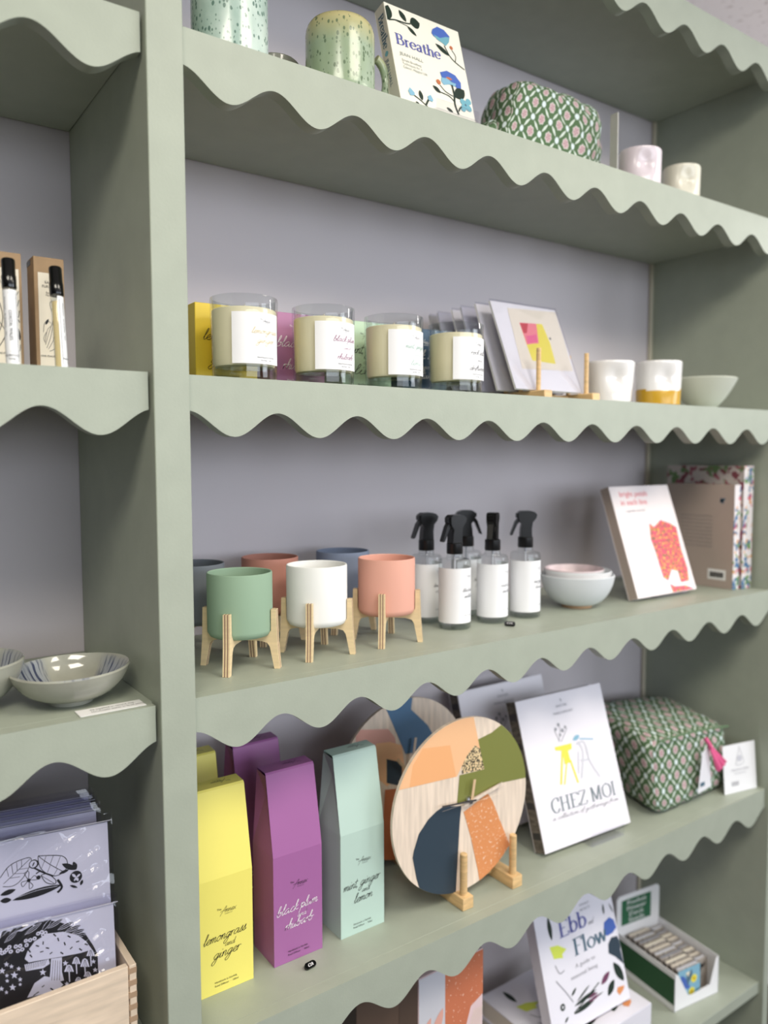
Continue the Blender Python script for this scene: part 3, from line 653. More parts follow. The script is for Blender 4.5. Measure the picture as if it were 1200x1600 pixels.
# ------------------------------------------------------------------ bowls, cups and mugs
def bowl(name, label, loc, R_, H, foot, mo, mi, cat='bowl', group=None, wob=0.0, tilt=(0,0,0), thick=.0035, footm=None, ell=(1,1), ph=0.0, cone=0.25):
    t = thing(name, label, cat, loc, tilt, group); b = MB()
    out = [(.0001,.0015),(foot*.86,.0015),(foot*.9,0),(foot,0),(foot*1.02,.0045)]; n = 12
    prof = []
    for i in range(1, n+1): s = i/n; prof.append((foot*1.02+(R_-foot*1.02)*((1-cone)*math.sin(s*PI/2)**.85+cone*s), .0045+(H-.0045)*(s**(1.7-.6*cone))))
    inn = [(r-thick, z+thick*.35) for r, z in prof[::-1]][1:] + [(foot*.6,.0085),(.0001,.0082)]
    full = out+prof+[(R_-thick*.4, H+thick*.45)]+inn; no = len(out)+len(prof)
    def warp(p, a, r):
        s = max(0, (p[2]-.004)/H); q = 1+wob*s*(math.sin(2*a+ph)*.6+math.sin(3*a+1.3+ph)*.5+math.sin(5*a)*.2)
        return (p[0]*q*(1+(ell[0]-1)*s), p[1]*q*(1+(ell[1]-1)*s), p[2]+wob*.12*s*s*math.sin(2*a+.7+ph)*R_*2)
    b.lathe(full, mo, 72, warp=warp, matf=lambda i, j: (footm if (footm and i < 4) else (mo if i < no-1 else mi))); b.build('bowl_body', t); return t
bowl('bowl', 'grey glazed bowl with wavy rim and blue ink streaks inside, beside a paper strip', (-.1010, .0640, SH['C']+.0002), .0545, .0335, .0210, 'bowl_outer', 'bowl_glaze', wob=.035, ell=(1.06, .98))
bowl('bowl', 'grey bowl with blue streaks cut off by the left edge of the photo', (-.1930, .1000, SH['C']+.0002), .0560, .0450, .0230, 'bowl_outer', 'bowl_glaze', wob=.02, ph=1.5)
G3 = 'nested ceramic bowls'
bowl('bowl', 'pale blue-white bowl with unglazed foot, lowest of the nested stack', (.6905, .1020, SH['C']+.0002), .0590, .0520, .0235, 'bowl_pale', 'bowl_pale', group=G3, footm='bowl_foot', wob=.004)
bowl('bowl', 'white bowl nested inside the pale blue one, middle of the stack', (.6915, .1010, SH['C']+.0135), .0530, .0450, .0200, 'cup_white', 'bowl_pale', group=G3, wob=.004)
bowl('bowl', 'pink-lined small bowl, topmost of the nested stack', (.6880, .1060, SH['C']+.0270), .0475, .0340, .0175, 'cup_white', 'bowl_pink', group=G3, wob=.006)
bowl('bowl', 'sage white ribbed bowl at the right end of the candle shelf', (.9610, .0600, SH['B']+.0002), .0560, .0520, .0220, 'bowl_sage', 'bowl_sage', cone=.8)

bowl('bowl', 'dark sage dish mostly hidden by the shelf edge between the two speckled mugs', (.1740, .1400, SH['A']+.0002), .0300, .0660, .0200, 'bowl_outer', 'bowl_outer', cone=.1)
def tumbler(loc, R_, H, m, lab, glaze=None, rz=0.0, group='dimpled ceramic tumblers', slope=.9, dimple=True):
    t = thing('tumbler', lab, 'cup', loc, (0,0,rz), group); b = MB(); N = 22; th = .0032
    prof = [(.0001,.0),(R_*slope*.92,0),(R_*slope,.003)] + [(R_*(slope+(1-slope)*i/N), .003+(H-.005)*i/N) for i in range(1, N+1)] + [(R_-.0008,H),(R_-th+.0005,H),(R_-th,H-.002)] + [(R_*(slope+(1-slope)*s)-th, max(.005, H*s)) for s in (.8,.5,.2,.05)] + [(.0001,.005)]
    def warp(p, a, r):
        if not dimple or r < R_*.5: return p
        s = 0
        for a0, z0 in ((-2.15, .60),):
            d = ((a-a0+PI) % (2*PI)-PI)/.42; e = (p[2]/H-z0)/.26; s += math.exp(-d*d-e*e)
        q = 1-.24*s; w = 1+.012*math.sin(2*a+1); return (p[0]*q*w, p[1]*q*w, p[2])
    nn = len(prof)
    def mf(i, j):
        if glaze and i < glaze[1] + (1 if math.sin(j*.5)+math.sin(j*.23+1) > .3 else 0): return glaze[0]
        return m
    b.lathe(prof, m, 64, warp=warp, matf=mf); b.build('cup_body', t)
tumbler((.7050, .0560, SH['B']+.0002), .0380, .0640, 'cup_white', 'plain white dimpled tumbler beside the card rack', slope=.86)
tumbler((.8250, .0540, SH['B']+.0002), .0375, .0720, 'cup_white', 'white dimpled tumbler with a mustard yellow glazed base', ('mustard', 9), slope=.93)
tumbler((.7520, .0430, SH['A']+.0002), .0325, .0580, 'cup_lilac', 'pale lilac tumbler on the top shelf beside the fabric pouch', group='tumblers on the top shelf', slope=.97)
tumbler((.8700, .0500, SH['A']+.0002), .0298, .0600, 'cup_cream', 'cream tumbler with a mustard base, right end of the top shelf', ('mustard', 5), group='tumblers on the top shelf', slope=.97)

def mug(loc, R_, H, m, lab, hang, dome, group):
    t = thing('mug', lab, 'mug', loc, (0,0,0), group); b = MB()
    prof = [(.0001,0),(R_*.9,0),(R_*.98,.004),(R_,.012)] + [(R_, H*s) for s in (.3,.5,.7,.82)]
    prof += [(R_-dome*(1-math.cos(q)), H*.82+H*.18*math.sin(q)) for q in (.35,.7,1.05,1.35,1.57)]
    top = prof[-1]; prof += [(top[0]-.002, H+.0006),(top[0]-.004,H-.001),(R_-dome-.005,H*.8),(R_-.006,H*.5),(R_-.006,.01),(.0001,.008)]
    b.lathe(prof, m, 72); b.build('mug_body', t)
    h = MB(); pts = []
    for i in range(17):
        a = -1.25+2.5*i/16; rr = R_-.001+.028*max(0, math.cos(a*.98))**.7; z = H*.47+math.sin(a)*H*.30
        pts.append((rr*math.cos(hang), rr*math.sin(hang), z))
    h.tube(pts, .0052, m, 12); h.build('handle', t)
mug((.0800, .0620, SH['A']+.0002), .0405, .1250, 'vase_glaze', 'tall pale green speckled mug beside the post, top cut off by the photo', R(75), .012, 'speckled glazed mugs')
mug((.2150, .0560, SH['A']+.0002), .0400, .0890, 'mug_glaze', 'olive green speckled mug standing beside the flowered paperback', R(2), .010, 'speckled glazed mugs')

# ------------------------------------------------------------------ books, cards, prints
def leaf_block(mb, w, h, d, cover, spine=None, pages='pages', hard=.0018, inset=.002):
    """upright closed book: front cover at y=0, spine on the left (x=0)"""
    mb.box(0, w, 0, hard, 0, h, cover, .0004, 1); mb.box(0, w, d-hard, d, 0, h, cover, .0004, 1)
    mb.box(0, hard, hard, d-hard, 0, h, spine or cover); mb.box(hard, w-inset, hard, d-hard, inset, h-inset, pages)
def acrylic(parent_loc, rot, w, lab, lip=.010, back=.07, z0=0.0):
    t = thing('display_easel', lab, 'stand', parent_loc, rot, 'clear acrylic book easels'); b = MB()
    b.box(0, w, -.0135, .036, -.0010, .0010, 'acrylic'); b.box(0, w, -.0150, -.0137, -.001, lip, 'acrylic'); b.box(0, w, .036, .0375, -.001, .010, 'acrylic')
    b.build('acrylic_frame', t)
ART_CLOCK = [('poly','peach',[(-.0678,.1553),(.0181,.1213),(.0301,.0718),(.0206,.0788),(.0066,.0675),(-.0026,.0553),(-.0117,.0425),(-.123,.0491),(-.1282,.1115)]),('poly','peach_deep',[(-.0706,.0943),(-.0239,.0886),(-.0132,.0428),(-.093,.0476),(-.0874,.0753)]),('poly','speckle',[(.0301,.0718),(.0383,.0407),(-.0031,.0442),(-.0026,.0553),(.0066,.0675),(.0206,.0788)]),('poly','olive',[(.0524,.0901),(.0268,.0858),(.0383,.0407),(-.0071,.0432),(-.0115,.005),(.007,.0044),(.0662,.0137),(.126,.0083),(.1395,.0526),(.0703,.0974)]),('poly','navy',[(-.0038,-.0007),(-.0355,.0071),(-.0473,.0039),(-.0619,-.0038),(-.0776,-.019),(-.0861,-.0397),(-.088,-.0483),(-.0818,-.0781),(-.0675,-.1228),(-.0154,-.1409),(-.0068,-.0227)]),('poly','orange',[(.0003,-.0102),(.0451,.0047),(.055,-.0102),(.0718,-.0472),(.0891,-.0851),(.1064,-.0954),(.0931,-.1298),(.0367,-.154),(.0266,-.1009),(.0136,-.0503)]),('poly','orange',[(.0925,-.0849),(.1169,-.096),(.1032,-.1124),(.0893,-.103)])]
ART_CLOCKB = [('poly','blue',[(-.036,.1136),(-.016,.1302),(.0156,.1349),(.0108,.1021),(.0418,.0724),(.0687,.0293),(-.0004,.0369),(-.0161,.0713)]),('poly','pink',[(-.0882,.0915),(-.0315,.081),(-.0192,.0656),(-.0161,.0482),(-.0883,.0643)]),('poly','peach',[(-.0529,.064),(-.0285,.0612),(-.0067,.0513),(-.0004,.0082),(-.0348,-.004),(-.062,.0231)]),('poly','navy',[(-.0347,.037),(-.0067,.0253),(-.0068,-.0111),(-.0348,.0011)]),('poly','rust',[(-.0379,-.0083),(.0222,-.0184),(.0421,-.1472),(-.0475,-.1191)])]
ART_BREATHE = [('leaf','dkgreen',(.0059,.1367),(.0009,.1147),.0131),('leaf','dkgreen',(.0222,.1363),(.0309,.1224),.0081),('leaf','dkgreen',(.0369,.1233),(.0528,.1283),.015),('leaf','dkgreen',(.0312,.1169),(.0439,.1072),.0057),('line','dkgreen',[(-.0044,.1128),(.0123,.1189),(.0283,.1201),(.0374,.1221)],.00181),('line','dkgreen',[(.0123,.1189),(.032,.1169)],.00089),('poly','bookblue',[(.073,.1276),(.0821,.1342),(.0928,.1333),(.1008,.1265),(.0979,.1173),(.0886,.1141),(.0795,.115),(.0725,.1179),(.0701,.1211)]),('poly','teal',[(.0729,.1201),(.0833,.1183),(.0938,.1234),(.1004,.125),(.0979,.1173),(.0907,.1094),(.0866,.112),(.0778,.1144)]),('leaf','dkgreen',(.0733,.1074),(.094,.0963),.0072),('line','dkgreen',[(.0883,.1092),(.0942,.097),(.1021,.0901),(.1166,.0839)],.00153),('line','dkgreen',[(.1002,.1065),(.1049,.0992),(.1021,.0901)],.00107),('disc','rust',(.0999,.1098),.0027),('poly','bookblue',[(.0719,.0664),(.084,.0722),(.0975,.0698),(.105,.0613),(.1031,.0493),(.0963,.0506),(.0915,.0572),(.0829,.0605),(.0735,.0596)]),('poly','ltblue',[(.0727,.0593),(.083,.061),(.0885,.0576),(.0962,.0573),(.0936,.0525),(.0844,.053),(.0743,.0493),(.0714,.0537)]),('leaf','rust',(.0801,.0616),(.091,.0617),.0038),('line','dkgreen',[(.0884,.0536),(.0893,.0406),(.0875,.0255),(.0908,.0126)],.00281),('leaf','dkgreen',(.09,.0368),(.1084,.0516),.015),('leaf','dkgreen',(.0555,.0429),(.0668,.0358),.0063),('line','dkgreen',[(.0663,.037),(.0804,.0353),(.0876,.0295)],.00126),('line','dkgreen',[(.0678,.0473),(.0754,.0404),(.087,.0372)],.00108),('disc','rust',(.0663,.051),.0035),('disc','teal',(.1058,.0301),.0066),('disc','teal',(.1018,.0336),.0044),('disc','teal',(.1121,.0366),.0044),('disc','teal',(.1106,.0268),.0047),('disc','teal',(.1004,.0239),.0044),('disc','slate',(.1058,.0301),.0017),('line','dkgreen',[(.0919,.0175),(.0945,.0222),(.0984,.0253)],.00183),('poly','ltblue',[(.0135,.0231),(.0168,.0285),(.0229,.0233),(.0228,.0195),(.0159,.0175)]),('line','dkgreen',[(.022,.0193),(.0312,.015),(.0402,.0093)],.00124),('leaf','dkgreen',(.032,.0293),(.0335,.0157),.006),('line','dkgreen',[(.0439,.02),(.0384,.0114)],.00237),('poly','ltblue',[(.0434,.0243),(.0486,.0278),(.0517,.0216),(.0495,.0184),(.0438,.0193)]),('leaf','dkgreen',(.0225,.0112),(.0282,.0078),.0031),('leaf','dkgreen',(.0718,.0173),(.0816,.0133),.0039)]
ART_CHEZ = [('poly','yellow',[(.0619,.1472),(.1001,.1463),(.0985,.1377),(.0892,.1361),(.0904,.118),(.0759,.1176),(.0771,.1387),(.0628,.1417)]),('line','yellow',[(.0771,.1387),(.0599,.0897)],.00415),('line','yellow',[(.0817,.1199),(.067,.0881)],.00279),('line','yellow',[(.0899,.1216),(.0967,.0847)],.0039),('line','softgrey',[(.0739,.1536),(.0814,.17),(.0806,.181)],.00107),('disc','softgrey',(.0722,.1736),.0028),('disc','softgrey',(.0862,.169),.0033),('disc','softgrey',(.08,.1792),.0029),('disc','softgrey',(.0936,.1729),.0025),('disc','softgrey',(.0794,.1632),.0025),('line','softgrey',[(.0787,.1526),(.097,.1705)],.00118),('line','softgrey',[(.0754,.1533),(.0693,.1724)],.00109),('leaf','ltblue',(.1039,.1502),(.1211,.1547),.0076),('line','ltblue',[(.1195,.1496),(.1497,.1433)],.00206),('line','palegrey',[(.1129,.1455),(.1211,.1293),(.106,.0896)],.00362),('line','palegrey',[(.1293,.1384),(.1317,.1125),(.1467,.0838)],.00337),('line','palegrey',[(.1094,.1426),(.1278,.1424),(.1303,.1164),(.1119,.1168)],.00303),('line','palegrey',[(.1112,.1314),(.1017,.0977)],.00245),('leaf','softgrey',(.095,.219),(.097,.2135),.0022)]
ART_PINKBOOK = [('poly','hotpink',[(.0825,.1252),(.0928,.1177),(.1161,.1292),(.1409,.122),(.1562,.1141),(.1524,.0743),(.1553,.0391),(.1495,.0165),(.1257,.0159),(.1255,.0359),(.1089,.0402),(.0917,.022),(.081,.0286),(.0795,.0456),(.0784,.0739),(.0749,.0969)]),('poly','hotpink',[(.0936,.0162),(.1048,.0106),(.1367,.0091),(.1568,.0014),(.0956,.0003)])]
ART_EBB = [('poly','bookblue',[(.1502,.1281),(.1644,.1325),(.1741,.1257),(.1769,.1121),(.1652,.107),(.1505,.1065),(.1467,.1167)]),('poly','lime',[(.0233,.1305),(.0408,.1279),(.0578,.1169),(.0469,.1122),(.048,.1067),(.0283,.1112)]),('leaf','dkgreen',(.0301,.1741),(.0306,.1382),.0087),('leaf','dkgreen',(.1554,.1564),(.1537,.1395),.0042),('leaf','dkgreen',(.1697,.1533),(.1761,.136),.0024),('poly','navy',[(.1605,.1013),(.1746,.0995),(.1798,.0876),(.1767,.0779),(.178,.0541),(.1624,.0703),(.1482,.0806),(.1511,.0938)]),('leaf','dkgreen',(.1546,.0641),(.1718,.0296),.0149),('leaf','grape',(.119,.0418),(.1428,.0542),.01),('leaf','dkgreen',(.1295,.0206),(.1497,.0394),.0126),('poly','orange',[(.1541,.0255),(.1709,.0228),(.1662,.0175),(.1558,.0125),(.151,.0196)]),('line','dkgreen',[(.0504,.0232),(.0776,.0331),(.1149,.0468)],.00196),('leaf','grape',(.0756,.0356),(.1081,.0337),.0058),('leaf','dkgreen',(.0531,.0323),(.107,.0393),.0061),('leaf','dkgreen',(.05,.0217),(.0973,.0257),.0062),('leaf','dkgreen',(.0597,.0365),(.0939,.051),.0031),('leaf','dkgreen',(.0566,.0259),(.1212,.0306),.0036),('leaf','grape',(.084,.0273),(.1127,.0303),.0045),('leaf','dkgreen',(.0508,.0482),(.064,.0568),.0042),('leaf','dkgreen',(.0277,.0171),(.0373,.0233),.0034),('line','softgrey',[(.0282,.1018),(.0347,.0877),(.0456,.0889)],.00162),('line','softgrey',[(.0246,.0796),(.0416,.0567),(.0524,.0392)],.00167),('disc','dkgreen',(.0289,.0398),.0052),('disc','palegrey',(.0289,.0398),.0022)]
ART_CARD = [('poly','cream',[(.0307,.1303),(.1361,.1355),(.1308,.0565),(.1301,.0354),(.0237,.032)]),('poly','yellow',[(.0466,.108),(.0947,.1104),(.0992,.0791),(.0969,.0447),(.0495,.0468),(.0475,.0743)]),('poly','coralpink',[(.0466,.108),(.0822,.1099),(.0744,.0768),(.0482,.0723)]),('poly','red',[(.0474,.1073),(.0643,.1083),(.0557,.0916),(.0488,.0909)]),('poly','hotpink',[(.0521,.0863),(.0749,.0914),(.0725,.0787),(.0512,.0746)]),('disc','dkgreen',(.1024,.087),.002)]
ART_LEAVES = [('line','ink',[(-.104,-.0433),(-.0962,-.0342),(-.0859,-.0303),(-.0763,-.0304),(-.0785,-.0396),(-.0853,-.0491),(-.093,-.0534),(-.1018,-.052)],.00062),('line','ink',[(-.1011,-.0495),(-.0901,-.0411),(-.0769,-.0309)],.00048),('line','ink',[(-.0965,-.0437),(-.0981,-.0351)],.00042),('line','ink',[(-.0926,-.0419),(-.0936,-.0327)],.00042),('line','ink',[(-.0888,-.04),(-.0891,-.0317)],.00041),('line','ink',[(-.0848,-.0368),(-.0846,-.0306)],.00041),('line','ink',[(-.0953,-.0454),(-.0864,-.0461)],.00038),('line','ink',[(-.0914,-.0421),(-.0819,-.0437)],.00038),('line','ink',[(-.0875,-.0389),(-.0792,-.0395)],.00038),('line','ink',[(-.0698,-.0298),(-.0482,-.0346),(-.0432,-.0435),(-.0475,-.0509),(-.0568,-.0523),(-.0658,-.0453),(-.0694,-.0375),(-.0698,-.0298)],.00069),('line','ink',[(-.0698,-.0298),(-.0603,-.0396),(-.0475,-.0502)],.00058),('line','ink',[(-.0641,-.0352),(-.0626,-.0316)],.00039),('line','ink',[(-.059,-.0399),(-.0561,-.0328)],.00039),('line','ink',[(-.0539,-.0445),(-.0496,-.035)],.00039),('line','ink',[(-.0641,-.0359),(-.067,-.0422)],.00039),('line','ink',[(-.0591,-.0413),(-.0619,-.0476)],.00038),('line','ink',[(-.0526,-.0462),(-.0562,-.0517)],.00038),('disc','ink',(-.0739,-.0368),.0044),('disc','printpaper',(-.0743,-.0367),.0033),('leaf','ink',(-.0753,-.039),(-.0732,-.0346),.0013),('line','ink',[(-.0734,-.0408),(-.0658,-.0467),(-.0568,-.0523)],.00157),('line','ink',[(-.0723,-.0466),(-.0677,-.0442)],.00109),('line','ink',[(-.0679,-.049),(-.062,-.049),(-.055,-.0562),(-.0558,-.0602),(-.0636,-.057),(-.0679,-.049)],.0007),('line','ink',[(-.0672,-.0498),(-.0564,-.0594)],.00044),('leaf','ink',(-.0485,-.0423),(-.0354,-.0509),.0052),('leaf','ink',(-.0378,-.0426),(-.0354,-.0509),.0044),('leaf','ink',(-.0515,-.0514),(-.0421,-.0494),.003),('disc','ink',(-.036,-.0579),.0059),('leaf','ink',(-.032,-.0673),(-.0298,-.0622),.0029),('leaf','printpaper',(-.0396,-.0542),(-.0357,-.0586),.0024),('leaf','printpaper',(-.0357,-.0586),(-.0316,-.056),.002),('leaf','printpaper',(-.0357,-.0586),(-.0339,-.0626),.0024),('leaf','printpaper',(-.0379,-.0617),(-.0357,-.0586),.0018),('disc','ink',(-.0789,-.0513),.0017),('line','ink',[(-.0789,-.0513),(-.0825,-.0442),(-.0786,-.043),(-.0789,-.0513),(-.0736,-.0477),(-.0719,-.0522),(-.0789,-.0513),(-.0753,-.057),(-.0786,-.0596),(-.0789,-.0513),(-.0842,-.0562),(-.0854,-.0518),(-.0789,-.0513)],.00053),('disc','ink',(-.0701,-.0506),.002),('leaf','ink',(-.0941,-.0669),(-.0486,-.0626),.0077),('leaf','ink',(-.1045,-.0595),(-.0906,-.0572),.0048),('leaf','ink',(-.1047,-.0649),(-.0947,-.066),.005),('line','printpaper',[(-.0896,-.0652),(-.0716,-.0627),(-.0533,-.0629)],.00037),('line','ink',[(-.053,-.0567),(-.0493,-.0646),(-.0535,-.0692)],.00221),('leaf','ink',(-.042,-.0649),(-.0348,-.0688),.0023)]
